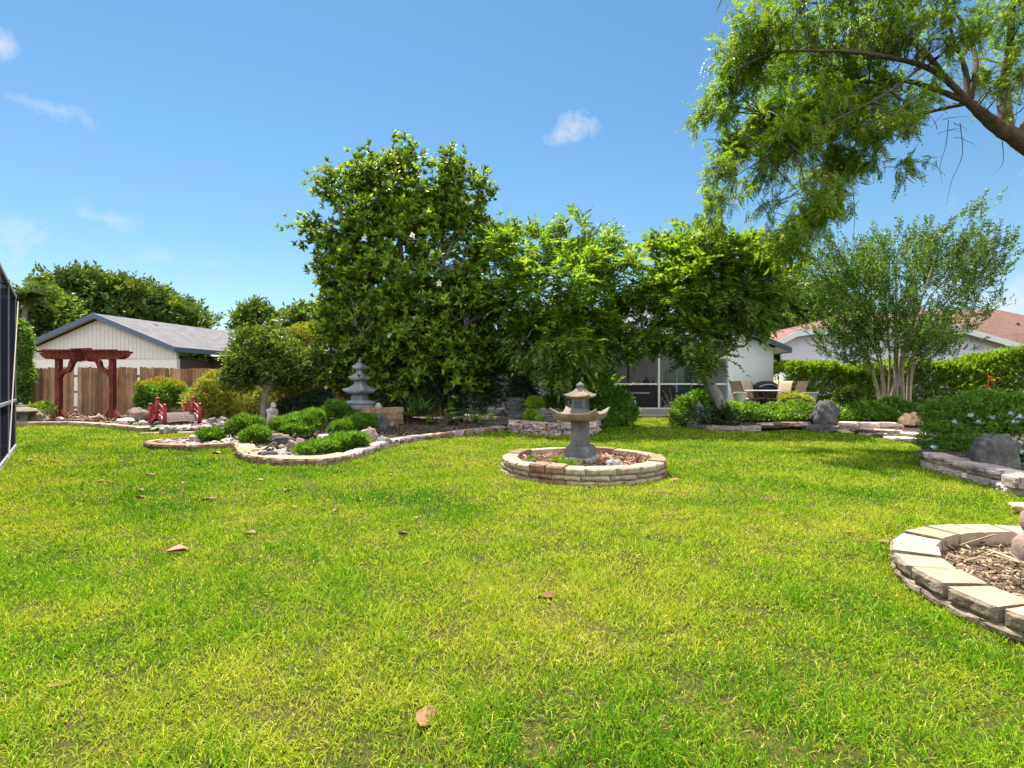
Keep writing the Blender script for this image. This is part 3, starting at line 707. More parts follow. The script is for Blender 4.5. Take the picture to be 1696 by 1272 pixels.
# caps: angle from +x, counter-clockwise; 0 cream, 1 brown
P1 = [(-18, 6, 1, .02)]
P1 += [(6+16*i, 22+16*i, 0, 0) for i in range(3)]+[(54, 72, 1, .015), (72, 86, 1, .012)]+[(86, 104, 0, 0), (104, 124, 0, 0), (124, 138, 0, 0), (138, 150, 1, .02), (150, 162, 1, .015)]
P1 += [(162, 180, 0, 0), (180, 200, 0, 0), (200, 214, 0, 0), (214, 226, 0, 0), (226, 238, 1, .025), (238, 251, 1, .02), (251, 264, 0, 0), (264, 283, 0, 0), (283, 301, 0, 0), (301, 318, 0, 0), (318, 330, 0, .0), (330, 342, 1, .02)]
ring('round_bed_edging', 'oval ring of cream and brown blocks round the large stone lantern', RING1_C, RING1_R, P1, .215, .21, [M_creamblock, M_brownblock])
# corner ring: caps butt with visible gaps and rough front faces
M_capm = stone('block_weathered', [(.09, .075, .055), (.27, .21, .15), (.46, .38, .29)], 7, .9, .03, fine=55)
ring2 = ring('round_bed_edging', 'ring of pale weathered blocks round the bed in the near corner of the lawn', RING2_C+V((0, 0, -.055)), RING2_R,
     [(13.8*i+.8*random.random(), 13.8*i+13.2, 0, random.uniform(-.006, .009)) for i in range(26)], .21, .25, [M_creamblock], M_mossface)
for ch in ring2.children:
    if ch.name.startswith('base_stone'): ch.data.materials[0] = M_capm
tr = rock('flat_stone', 'flat tan stone lying on the grass behind the corner bed', G(1702, 846, .04), (.30, .22, .09), 41, M_tanrock, rz=.3, flat=.8, cat='stone', rough=.15, sink=.05)

# ------------------------------------------------------------------ stone lanterns, pagoda, statue
def sqring(r, z, lift=0.0, conc=0.0, k=6, rot=0.0):
    """square ring with upturned corners and hollow sides; r is the half diagonal"""
    pts = []
    for s_ in range(4):
        a, b = math.pi/2*s_+rot, math.pi/2*(s_+1)+rot
        p0, p1 = V((math.cos(a), math.sin(a), 0))*r, V((math.cos(b), math.sin(b), 0))*r
        for i in range(k):
            t = i/k; q = p0.lerp(p1, t); w = (2*t-1)**2
            q = q*(1-conc*(1-w)); q.z = z+lift*w*w; pts.append(q)
    return pts
def build_lantern():
    base = G(961, 764, .115); t = thing('stone_lantern', 'large square stone lantern with upturned tray roof in the round mulch bed', 'garden lantern', base); t.scale = (1.0, 1.0, .955)
    rot = R(-90+19)
    bz = base.z
    def z(py): return H-(py-636)*base.y/F-bz
    mb = MB(); mb.loft([sqring(.32, -.05, 0, -.05, 6, rot), sqring(.335, .03, 0, -.03, 6, rot), sqring(.30, .075, 0, -.02, 6, rot), sqring(.25, .085, 0, 0, 6, rot)])
    for i, v in enumerate(mb.v): q = V(v); mb.v[i] = q+V((noise.noise(q*9), noise.noise(q*9+V((5, 1, 2))), .5*noise.noise(q*8+V((9, 9, 1)))))*.035
    mb.build('plinth', M_granite, t, True, .012)
    mb = MB(); mb.loft([sqring(.245, .07, 0, 0, 1, rot), sqring(.26, .09, 0, 0, 1, rot), sqring(.26, .20, 0, 0, 1, rot), sqring(.238, .235, 0, 0, 1, rot), sqring(.20, .255, 0, 0, 1, rot)])
    mb.build('base_block', M_lantern, t, False, .012)
    mb = MB(); mb.loft([sqring(.175, .25, 0, 0, 1, rot), sqring(.165, .30, 0, 0, 1, rot), sqring(.155, .60, 0, 0, 1, rot), sqring(.175, .64, 0, 0, 1, rot)])
    mb.build('pillar', M_lantern, t, False, .012)
    mb = MB(); mb.loft([sqring(.17, .625, 0, 0, 6, rot), sqring(.385, .64, .0, .01, 6, rot), sqring(.43, .665, .005, .02, 6, rot), sqring(.50, .735, .09, .06, 6, rot), sqring(.487, .745, .09, .06, 6, rot), sqring(.33, .70, .045, .05, 6, rot), sqring(.21, .735, .02, .02, 6, rot), sqring(.17, .77, 0, 0, 6, rot)])
    mb.build('tray_roof', M_lanterntan, t, True, .006, 35)
    mb = MB(); mb.loft([sqring(.165, .76, 0, 0, 1, rot), sqring(.165, .785, 0, 0, 1, rot), sqring(.142, .80, 0, 0, 1, rot), sqring(.142, .95, 0, 0, 1, rot), sqring(.16, .965, 0, 0, 1, rot)])
    lb = mb.build('light_box', M_lantern, t, False, .005)
    for s_ in range(4):      # lattice window on each face
        a = rot+math.pi/4+s_*math.pi/2; nv = V((math.cos(a), math.sin(a), 0)); tv = V((-math.sin(a), math.cos(a), 0)); c = nv*.1+V((0, 0, .875))
        mb = MB()
        M = Matrix((tv, nv, V((0, 0, 1)))).transposed()
        mb.box(c+nv*.0005, (.11, .006, .105), M=M)
        mb.build('window_opening', M_dark, lb)
        mb = MB()
        for q in (-.035, 0, .035):
            mb.bar(c+nv*.003+tv*(q-.03)+V((0, 0, -.05)), c+nv*.003+tv*(q+.03)+V((0, 0, .05)), .01, .008)
            mb.bar(c+nv*.003+tv*(q+.03)+V((0, 0, -.05)), c+nv*.003+tv*(q-.03)+V((0, 0, .05)), .01, .009)
        mb.build('lattice', M_lantern, lb)
    mb = MB(); mb.loft([sqring(.13, .955, 0, 0, 6, rot), sqring(.265, .985, .03, .05, 6, rot), sqring(.282, 1.0, .032, .06, 6, rot), sqring(.20, 1.035, .015, .05, 6, rot), sqring(.125, 1.075, .004, .03, 6, rot), sqring(.075, 1.12, 0, 0, 6, rot)])
    mb.build('top_roof', M_lanterntan, t, True, .005, 35)
    mb = MB(); mb.lathe([(.052, 1.11), (.058, 1.13), (.05, 1.14), (.06, 1.15), (.066, 1.165), (.055, 1.185), (.03, 1.2), (.012, 1.215), (.004, 1.225)], 14)
    mb.build('finial', M_lantern, t, True)
build_lantern()

def build_pagoda():
    base = A(596, 676, 14.5); t = thing('stone_pagoda', 'weathered three-tiered stone pagoda half hidden by the magnolia', 'garden pagoda', base); rot = R(-90+30)
    def tier(r, z, h, lift, name):
        mb = MB(); mb.loft([sqring(r*.45, z, 0, 0, 6, rot), sqring(r*.93, z+h*.22, lift*.8, .08, 6, rot), sqring(r, z+h*.36, lift, .1, 6, rot), sqring(r*.72, z+h*.55, lift*.5, .07, 6, rot), sqring(r*.45, z+h*.8, lift*.1, .03, 6, rot), sqring(r*.3, z+h, 0, 0, 6, rot)])
        mb.build(name, M_pagoda, t, True, .006, 35)
    def stub(r, z0, z1, name):
        mb = MB(); mb.loft([sqring(r, z0, 0, 0, 1, rot), sqring(r, z1, 0, 0, 1, rot)]); mb.build(name, M_pagoda, t, False, .01)
    mb = MB(); mb.lathe([(.42, -.05), (.46, 0), (.47, .07), (.40, .10), (.44, .12), (.45, .17), (.36, .21), (.25, .24)], 8); mb.build('stepped_base', M_pagoda, t, False, .012)
    stub(.24, .22, .40, 'light_box'); tier(.50, .36, .34, .07, 'roof')
    stub(.17, .66, .78, 'middle_storey'); tier(.33, .74, .28, .06, 'roof')
    stub(.11, .98, 1.09, 'upper_storey'); tier(.23, 1.06, .24, .05, 'roof')
    mb = MB(); mb.lathe([(.03, 1.28), (.045, 1.31), (.025, 1.34), (.035, 1.37), (.018, 1.41), (.004, 1.46)], 10); mb.build('finial', M_pagoda, t, True)
build_pagoda()
rock('stone_ball', 'small round white stone ball on the wall beside the pagoda', A(627, 679, 14.35), (.2, .2, .2), 3, M_whiterock, sub=3, rough=.03, cat='stone', sink=0)

def build_small_lantern(name, label, base, hgt, mat, tan, rw):
    t = thing(name, label, 'garden lantern', base, R(15)); k = hgt
    mb = MB()
    for sx in (-1, 1): mb.box((sx*.045*k, 0, .2*k), (.05*k, .09*k, .46*k))
    mb.box((0, 0, .03*k), (.2*k, .16*k, .08*k)); mb.build('pedestal', mat, t, False, .006)
    mb = MB(); mb.lathe([(.06*k, .40*k), (.15*k, .45*k), (.16*k, .50*k), (.12*k, .53*k)], 6); mb.build('tray', mat, t, False, .006)
    mb = MB()
    for sx in (-1, 1):
        for sy in (-1, 1): mb.box((sx*.09*k, sy*.09*k, .62*k), (.035*k, .035*k, .2*k))
    mb.box((0, 0, .62*k), (.11*k, .11*k, .2*k), mi=1); mb.box((0, 0, .72*k), (.23*k, .23*k, .03*k)); mb.box((0, 0, .62*k), (.2*k, .02*k, .2*k)); mb.box((0, 0, .62*k), (.02*k, .203*k, .196*k))
    mb.build('light_box', [mat, M_dark], t, False, .003)
    mb = MB(); mb.lathe([(rw*.3, .72*k), (rw, .745*k), (rw*1.02, .775*k), (rw*.6, .83*k), (rw*.28, .88*k), (rw*.2, .92*k), (rw*.1, .97*k), (.005, 1.0*k)], 6); mb.build('roof', tan, t, False, .006)
build_small_lantern('stone_lantern', 'small grey stone lantern standing on two legs by the leaning tree', V((A(1158, 0, 14.05).x, 14.05, .07)), .74, M_pagoda, M_lanterntan, .12)
def build_wide_lantern():
    base = G(34, 702, .05); t = thing('stone_lantern', 'squat stone lantern with a wide tan cone roof beside the arbor', 'garden lantern', base)
    mb = MB(); mb.lathe([(.24, 0), (.26, .06), (.22, .1), (.22, .3), (.25, .34)], 8); mb.build('body', M_lantern, t, False, .01)
    for i in range(4):
        a = math.pi/2*i-math.pi/2+.4; mb = MB(); mb.box((.205*math.cos(a), .205*math.sin(a), .2), (.12, .02, .13), a+math.pi/2); mb.build('window_opening', M_dark, t)
    mb = MB(); mb.lathe([(.25, .33), (.40, .36), (.41, .39), (.26, .47), (.12, .52), (.13, .545), (.06, .565), (.06, .6), (.02, .63)], 16); mb.build('roof', M_lanterntan, t, True, .008)
build_wide_lantern()

def build_statue():
    base = A(450, 697, 15.0); base.z = .06
    t = thing('stone_statue', 'weathered white stone figure leaning at the foot of the umbrella-shaped tree', 'statue', base, R(20))
    bm = bmesh.new()
    for (x, y, z, a, b, c) in [(0, 0, .08, .15, .12, .12), (0, .02, .24, .13, .11, .17), (-.07, -.05, .16, .07, .09, .13), (.09, -.04, .15, .06, .08, .12), (.03, -.02, .42, .11, .10, .13), (.05, -.05, .56, .085, .085, .1), (.07, -.12, .53, .045, .05, .04), (-.1, .02, .38, .05, .05, .1), (.13, .0, .36, .05, .05, .1)]:
        bmesh.ops.create_icosphere(bm, subdivisions=2, radius=1, matrix=Matrix.Translation((x, y, z)) @ Matrix.Diagonal((a, b, c, 1)))
    me = bpy.data.meshes.new('figure'); bm.to_mesh(me); bm.free(); o = link_mesh('figure', me, M_whiterock, t)
    r = o.modifiers.new('merge', 'REMESH'); r.mode = 'VOXEL'; r.voxel_size = .014; r.use_smooth_shade = True
    mb = MB(); mb.lathe([(.2, -.03), (.2, .03), (.17, .05)], 9); mb.build('plinth', M_whiterock, t, False, .01)
build_statue()

# ------------------------------------------------------------------ rocks
def prock(label, px, py, w, h, seed, mat, z=.05, dy=.8, name='rock', **kw):
    c = G(px, py, z); k = c.y/F
    dY = w*k*dy*.4; c.x *= (c.y+dY)/c.y
    return rock(name, label, c+V((0, dY, 0)), (w*k, w*k*dy, h*k*1.12), seed, mat, **kw)
prock('flat-topped brown boulder at the left end of the tan edging', 55, 701, 44, 22, 1, M_brownrock, z=.05, rough=.2, name='boulder', cat='boulder')
prock('small white rock at the foot of the left arbor post', 99, 697, 12, 6, 2, M_whiterock, sub=3)
prock('large layered brown rock to the left of the red bridge', 232, 700, 46, 22, 4, M_brownrock, rough=.3, dy=.6, name='boulder', cat='boulder')
prock('flat pinkish rock below the layered brown rock', 208, 702, 28, 9, 5, M_whiterock, rough=.2, sub=3)
prock('pale round rock left of the red bridge', 236, 706, 14, 9, 6, M_whiterock, sub=3, rough=.15)
prock('long white rock in front of the red bridge', 279, 716, 26, 11, 7, M_whiterock, rough=.25)
prock('flat white rock at the right foot of the red bridge', 304, 713, 28, 7, 8, M_whiterock, rough=.2)
prock('grey rock among the white pebbles right of the bridge', 352, 703, 22, 10, 9, M_granite)
prock('small bluish rock behind the white pebbles', 370, 699, 14, 8, 10, M_granite, sub=3)
prock('white rock at the right edge of the pebble bed', 364, 708, 14, 9, 11, M_whiterock, sub=3)
prock('white boulder behind the little juniper in the small kerbed bed', 326, 733, 24, 14, 12, M_whiterock, z=.08, rough=.25)
prock('low white rock right of the little juniper in the small kerbed bed', 378, 735, 24, 9, 13, M_whiterock, z=.08, rough=.25)
prock('flat white rock left of the little juniper', 318, 741, 16, 5, 14, M_whiterock, z=.08, sub=3)
prock('dark domed rock just inside the tan block corner', 444, 757, 40, 9, 15, M_lava, z=.09, dy=.45, rough=.15)
prock('rust-coloured small rock behind the dark domed rock', 421, 752, 16, 9, 16, M_tanrock, z=.08, sub=3)
prock('brown upright rock in the middle of the juniper bed', 484, 750, 20, 20, 17, M_brownrock, z=.08)
prock('brown rounded rock right of the upright rock', 497, 739, 18, 12, 18, M_brownrock, z=.08, sub=3)
prock('dark stone slab under the long juniper', 470, 735, 40, 12, 19, M_lava, z=.1, dy=.5, rough=.2)
prock('tan flat ledge below the long juniper', 462, 729, 34, 10, 20, M_brownrock, z=.14, dy=.5, rough=.15)
prock('small brown stone behind the dark domed rock', 466, 745, 14, 9, 21, M_brownrock, z=.08, sub=3)
prock('white flat rock between the two right junipers', 537, 733, 24, 14, 22, M_whiterock, z=.09, rough=.25)
prock('low pale rock beside the front juniper', 531, 741, 22, 9, 23, M_granite, z=.08, sub=3)
prock('brown arched boulder behind the front juniper', 611, 734, 36, 24, 24, M_brownrock, z=.08, dy=.6, rough=.2, name='boulder', cat='boulder')
prock('low grey rock right of the brown arched boulder', 634, 735, 28, 10, 25, M_granite, z=.08, rough=.2)
prock('dark rock at the foot of the pagoda wall', 632, 708, 24, 22, 26, M_lava, z=.1)
prock('dark rounded rock right of the pagoda wall', 656, 700, 26, 20, 27, M_lava, z=.1)
prock('pinkish rock peeping out beneath the golden shrubs', 411, 690, 14, 10, 28, M_brownrock, z=.1, sub=3)
prock('dark purple rock left of the round juniper', 524, 690, 16, 16, 29, M_lava, z=.1, sub=3)
prock('long dark flat rock in front of the broad-leaved plants', 808, 706, 70, 9, 30, M_lava, z=.08, dy=.3, rough=.2)
prock('black pitted stone beside the dwarf clipped plants', 910, 700, 24, 11, 31, M_lava, z=.28, rough=.4)
prock('pitted brown volcanic rock inside the round lantern bed', 1017, 784, 40, 19, 33, M_granite, z=.11, dy=.75, rough=.35)
prock('large dark furrowed boulder standing in the ground cover', 1367, 702, 40, 36, 34, M_lava, z=.1, dy=.6, rough=.25, name='boulder', cat='boulder')
prock('low dark rock leaning at the foot of the furrowed boulder', 1362, 715, 46, 13, 35, M_lava, z=.03, dy=.5, rough=.3, name='boulder', cat='boulder')
prock('flat dark rock lying behind the two-course wall', 1465, 699, 48, 14, 36, M_lava, z=.12, dy=.5, rough=.25)
prock('big grey boulder in the raised bed of blue flowered shrubs', 1646, 775, 74, 54, 37, M_darkgranite, z=.17, dy=.75, rough=.10, boxy=.42, name='boulder', cat='boulder', sub=5)
prock('small pale stone by the foot of the stone-block edging near the walk', 1112, 702, 12, 9, 38, M_tanrock, sub=3)
for i, (px, py, w, h) in enumerate([(1496, 704, 16, 12), (1508, 705, 15, 10), (1520, 704, 16, 10), (1500, 697, 15, 11), (1514, 697, 18, 13), (1528, 699, 16, 14), (1490, 711, 12, 8), (1534, 706, 14, 10)]):
    c = A(px, py, 14.3+.25*(py < 700)); k = 14.3/F
    rock('wall_stone', ['rounded tan stone at the left foot of the small stacked pile', 'squarish tan stone in the bottom row of the stacked pile', 'tan stone at the bottom of the pile beside the shrub', 'tan stone in the upper left of the stacked pile', 'largest tan stone on top of the stacked pile', 'tan stone on top of the pile touching the shrub', 'loose tan stone fallen in front of the stacked pile', 'tan stone at the right foot of the stacked pile'][i], (c.x, c.y, max(0, c.z)), (w*k, w*k*.9, h*k*1.1), 50+i, M_tanrock, 'tan stones in a small stacked pile', 'stone', sub=3, rough=.16, sink=0)
def build_falls():
    c = A(852, 700, 15.0); c.z = .05
    t = thing('rock_waterfall', 'dark stacked slate waterfall in front of the azaleas', 'waterfall', c)
    k = 15/F
    for i, (dx, z, w, h, dyy) in enumerate([(-12, 0, 34, 12, 0), (14, 0, 30, 10, .05), (2, 9, 36, 9, .1), (-6, 16, 26, 8, .15), (12, 17, 24, 8, .15), (2, 24, 34, 7, .2), (-4, 30, 26, 7, .22), (10, 31, 22, 7, .25), (3, 37, 32, 7, .28)]):
        o = rock('slab', None, (dx*k, dyy, z*k), (w*k, w*k*.7, h*k*1.5), 70+i, M_lava, parent=t, rough=.25, flat=.8, sub=4, sink=0)
    o = rock('ledge', None, (-2*k, -.25, 0), (20*k, .25, 7*k), 80, M_granite, parent=t, rough=.15, flat=.8, sub=3, sink=0)
build_falls()
# white river pebbles (uncountable)
def pebbles(name, poly, n, size, label, z):
    xs = [p[0] for p in poly]; ys = [p[1] for p in poly]
    P = np.stack([rng.uniform(min(xs), max(xs), n*3), rng.uniform(min(ys), max(ys), n*3)], -1); P = P[inside(poly, P[:, 0], P[:, 1])][:n]; k = len(P)
    bm = bmesh.new(); bmesh.ops.create_icosphere(bm, subdivisions=2, radius=1)
    tv = np.array([v.co for v in bm.verts]); tf = [tuple(v.index for v in f.verts) for f in bm.faces]; bm.free()
    tv = tv*np.array([1, .8, .5])
    cl = Cloud(); pts = np.column_stack([P, np.full(k, z)]); cl.add((tv, tf), pts, rdir(k)*np.array([1, 1, .15]), UP+rdir(k)*.3, size*rng.lognormal(0, .4, k))
    o = cl.build(name, M_peb); o.data.polygons.foreach_set('use_smooth', [True]*len(o.data.polygons)); return tag(o, label, None, None, 'stuff')
M_peb = leafm('river_pebble', [(.18, .14, .115), (.30, .245, .21), (.42, .365, .33), (.26, .24, .225)], 0.0, .8, .15)
pebbles('river_pebbles', gp([(250, 716), (372, 716), (392, 722), (420, 712), (400, 695), (340, 695), (290, 700)]), 620, .05, 'white river pebbles spread around the red bridge', .07)
pebbles('river_pebbles', circ(SMALL_C, SMALL_R, .82), 220, .045, 'white pebbles filling the small kerbed bed', .075)
pebbles('river_pebbles', gp([(408, 757), (440, 764), (480, 766), (500, 760), (480, 750), (440, 748)]), 420, .028, 'grey pebbles inside the tan block corner', .09)

# ------------------------------------------------------------------ path, walk, patio
def slab(name, label, poly, z, h, mat, cat='paving stone', group=None, kind=None):
    mb = MB(); mb.prism([V((p.x, p.y, z-h)) for p in poly], (0, 0, h)); o = mb.build(name, mat, None, False, .008)
    return tag(o, label, None if kind else cat, group, kind)
M_flag = stone('flagstone', [(.36, .27, .2), (.54, .43, .34), (.68, .58, .48)], 3, .5, .015, fine=30)
slab('path', 'pale flagstone path curving from the lawn to the hedge', gp([(1316, 708), (1390, 712.5), (1450, 721), (1522, 735.5)])+[V((9.6, 10.2, 0)), G(1545, 712), G(1495, 710), G(1400, 708)], .035, .06, M_flag, kind='structure')
for i, (px, py, w) in enumerate([(1352, 709, 40), (1404, 713, 44), (1448, 718, 46), (1490, 725, 50), (1470, 713, 44), (1515, 718, 46)]):
    c = G(px, py, .05); k = c.y/F; n = 7
    pts = [V((c.x+math.cos(2*math.pi*j/n)*w*k*.5*random.uniform(.8, 1.05), c.y+math.sin(2*math.pi*j/n)*.38*random.uniform(.8, 1.1), 0)) for j in range(n)]
    slab('flagstone', ['flat flagstone at the foot of the dark boulders', 'flagstone in the path left of the two-course wall', 'worn flagstone in the middle of the path', 'flagstone nearest the lawn corner of the path', 'flagstone set right against the two-course wall', 'flagstone in the path beside the blue flowered shrubs'][i], pts, .06, .05, M_flag, group='flagstones in the curved path')
slab('walkway', 'pale concrete walk along the screened porch', [V((3.4, 19.2, 0)), V((6.6, 19.2, 0)), V((6.8, 20.05, 0)), V((-2, 20.05, 0)), V((-2, 19.5, 0))], .06, .1, M_concrete, kind='structure')
slab('patio', 'raised pale concrete patio beside the porch', [V((8.0, 18.1, 0)), V((11.6, 18.1, 0)), V((11.6, 21.2, 0)), V((8.0, 21.2, 0))], .3, .34, M_concrete, kind='structure')

# ------------------------------------------------------------------ buildings
def shingle(name, cols, sx=1.0):
    m, nt, p, o = new_mat(name)
    tc_ = nt.nodes.new('ShaderNodeTexCoord'); mp = nt.nodes.new('ShaderNodeMapping'); nt.links.new(tc_.outputs['Object'], mp.inputs[0])
    br = nt.nodes.new('ShaderNodeTexBrick'); nt.links.new(mp.outputs[0], br.inputs['Vector'])
    br.inputs['Scale'].default_value = 1; br.inputs['Brick Width'].default_value = .32; br.inputs['Row Height'].default_value = .16; br.inputs['Mortar Size'].default_value = .006
    br.inputs['Color1'].default_value = c4(cols[0]); br.inputs['Color2'].default_value = c4(cols[1]); br.inputs['Mortar'].default_value = c4(tuple(x*.5 for x in cols[0]))
    n = noise_tex(nt, 3, 6, .7); c = mixrgb(nt, 1.0, br.outputs[0], ramp(nt, n.outputs['Fac'], [(.3, (.8,)*3), (.7, (1.2,)*3)]), 'MULTIPLY')
    nt.links.new(c, p.inputs['Base Color']); p.inputs['Roughness'].default_value = .9; bump(nt, br.outputs['Fac'], .3, .01, p); return m
M_shg = shingle('grey_shingles', [(.085, .08, .085), (.135, .125, .13)])
M_shb = shingle('brown_shingles', [(.14, .062, .045), (.195, .095, .07)])
M_cream = plain('cream_stucco', (.70, .66, .63), .9, .1, var=.04, scale=3, bstr=.05)
M_siding = plain('gable_siding', (.60, .565, .54), .8, .15, var=.05, scale=4)
M_fascia = plain('slate_fascia', (.085, .115, .165), .5, .3, var=.1)
M_soffit = plain('soffit', (.66, .58, .45), .8, .1, var=.05)
M_wwall = plain('white_stucco', (.76, .80, .88), .9, .1, var=.04, scale=3, bstr=.05)
M_lilac = plain('lilac_stucco', (.48, .47, .56), .9, .1, var=.04, scale=3, bstr=.05)
M_porchw = plain('porch_wall', (.52, .52, .62), .9, .1, var=.06, scale=3)
M_greytrim = plain('grey_trim', (.56, .56, .58), .7, .2, var=.05)
def glassy(name, col):
    m, nt, p, o = new_mat(name); p.inputs['Base Color'].default_value = c4(col); p.inputs['Roughness'].default_value = .06; p.inputs['Specular IOR Level'].default_value = .6; return m
M_glass = glassy('window_glass', (.07, .20, .19)); M_glassd = glassy('door_glass', (.03, .035, .04))
def screen_mat(name, col, a):
    m, nt, p, o = new_mat(name); p.inputs['Base Color'].default_value = c4(col); p.inputs['Roughness'].default_value = 1.0; p.inputs['Specular IOR Level'].default_value = 0.0
    t = nt.nodes.new('ShaderNodeBsdfTransparent'); ms = nt.nodes.new('ShaderNodeMixShader'); ms.inputs[0].default_value = a
    nt.links.new(t.outputs[0], ms.inputs[1]); nt.links.new(p.outputs[0], ms.inputs[2]); nt.links.new(ms.outputs[0], o.inputs[0]); return m
M_screen = screen_mat('insect_screen', (.06, .062, .075), .22)
M_screend = screen_mat('dense_screen', (.020, .022, .034), .95)

def left_house():
    Y = 24.0; base = V((A(165, 600, Y).x, Y, 0)); t = thing('house', 'cream neighbouring house with a grey gable roof behind the wooden fence', 'house', base)
    L = lambda p: V(p)-base
    xl, xr = A(52, 0, Y).x, A(292, 0, Y).x; xp = A(164, 0, Y).x; ze, zp, zs = 2.86, 4.42, 2.50
    el, er = A(40, 0, Y).x, A(297, 0, Y).x
    sk = V((1.5, 6.8, 0))
    zf = lambda x: zp-(zp-ze)*(abs(x-xp)/((xp-el) if x < xp else (er-xp)))
    mb = MB(); mb.box(L(((xl+xr)/2, Y+.15, 1.2)), (xr-xl, .24, 2.45)); mb.build('wall', M_cream, t)
    mb = MB(); xs = xl
    gz = 2.43
    while xs < xr-.01:     # vertical boards of the gable, each with a shadow gap
        a, b = xs, min(xs+.19, xr); za, zb = zf(a)-.14, zf(b)-.14
        if min(za, zb) > gz:
            pts = [(a+.006, Y, gz), (b-.006, Y, gz), (b-.006, Y, zb)]+([(xp, Y, zp-.14)] if a < xp < b else [])+[(a+.006, Y, za)]
            mb.prism([L(q) for q in pts], (0, .06, 0))
        xs += .19
    mb.prism([L(q) for q in ((xl, Y+.05, gz), (xr, Y+.05, gz), (xr, Y+.05, max(gz, zf(xr)-.16)), (xp, Y+.05, zp-.16), (xl, Y+.05, max(gz, zf(xl)-.16)))], (0, .1, 0))
    mb.build('gable_siding', M_siding, t)
    # roof planes run back along sk, then the cross wing
    mb = MB(); f = V((0, -.35, 0))
    P, E1, E2 = V((xp, Y, zp)), V((el, Y, ze)), V((er, Y, ze))
    th = V((0, 0, .1))
    def sheet(pts): mb.prism([L(q) for q in pts], th)
    sheet([P+f, E2+f, E2+sk*1.02, P+sk]); sheet([E1+f, P+f, P+sk, E1+sk])
    Yr = Y+6.8; xw = P.x+sk.x
    R0, R1 = V((xw-.3, Yr, zp)), V((A(640, 0, Yr).x, Yr, zp))
    sheet([R0, E2+sk*.34, V((R1.x, (E2+sk*.34).y, ze)), R1]); sheet([R0, R1, R1+V((0, 4, -1.6)), R0+V((0, 4, -1.6))])
    rf = mb.build('roof', M_shg, t)
    mb = MB(); mb.lathe([(.11, 0), (.11, .22), (.16, .22), (.16, .3), (.02, .34)], 10, L(A(256, 543, 26.2)-V((0, 0, .15)))); mb.build('roof_vent', M_dark, rf)
    mb = MB(); mb.lathe([(.045, 0), (.045, .36)], 8, L(A(297, 556, 27.4)-V((0, 0, .2)))); mb.build('vent_pipe', M_dark, rf)
    mb = MB()
    for a, b in ((E1, P), (P, E2)):
        mb.prism([L(a+f*1.05+V((0, 0, .12))), L(b+f*1.05+V((0, 0, .12))), L(b+f*1.05-V((0, 0, .12))), L(a+f*1.05-V((0, 0, .12)))], (0, .05, 0))
    mb.bar(L(E2+f-V((0, 0, .02))), L(E2+sk*.34-V((0, 0, .02))), .06, .2)
    a = E2+sk*.34; mb.bar(L(a-V((0, 0, .04))), L(V((R1.x, a.y, ze-.04))), .06, .2)
    mb.build('fascia', M_fascia, t)
    mb = MB()
    for a, b in ((E1, P), (P, E2)): mb.prism([L(a+f-V((0, 0, .03))), L(b+f-V((0, 0, .03))), L(b+V((0, -.01, -.03))), L(a+V((0, -.01, -.03)))], (0, 0, .025))
    mb.build('soffit', M_soffit, t)
    mb = MB(); mb.box(L((er+4, Y+3.1, 1.35)), (9, .1, 2.7)); mb.box(L((xr-.12, Y+1.7, 1.22)), (.2, 2.8, 2.44)); mb.build('porch_shade_wall', plain('porch_shade_brown', (.09, .06, .05), .8), t)  # side wall and porch back coloured dark to stand in for their shade
    mb = MB(); mb.box(L((er+5, Y+3.3, 1.35)), (11, .1, 2.7)); mb.build('rear_wall', M_cream, t)
left_house()

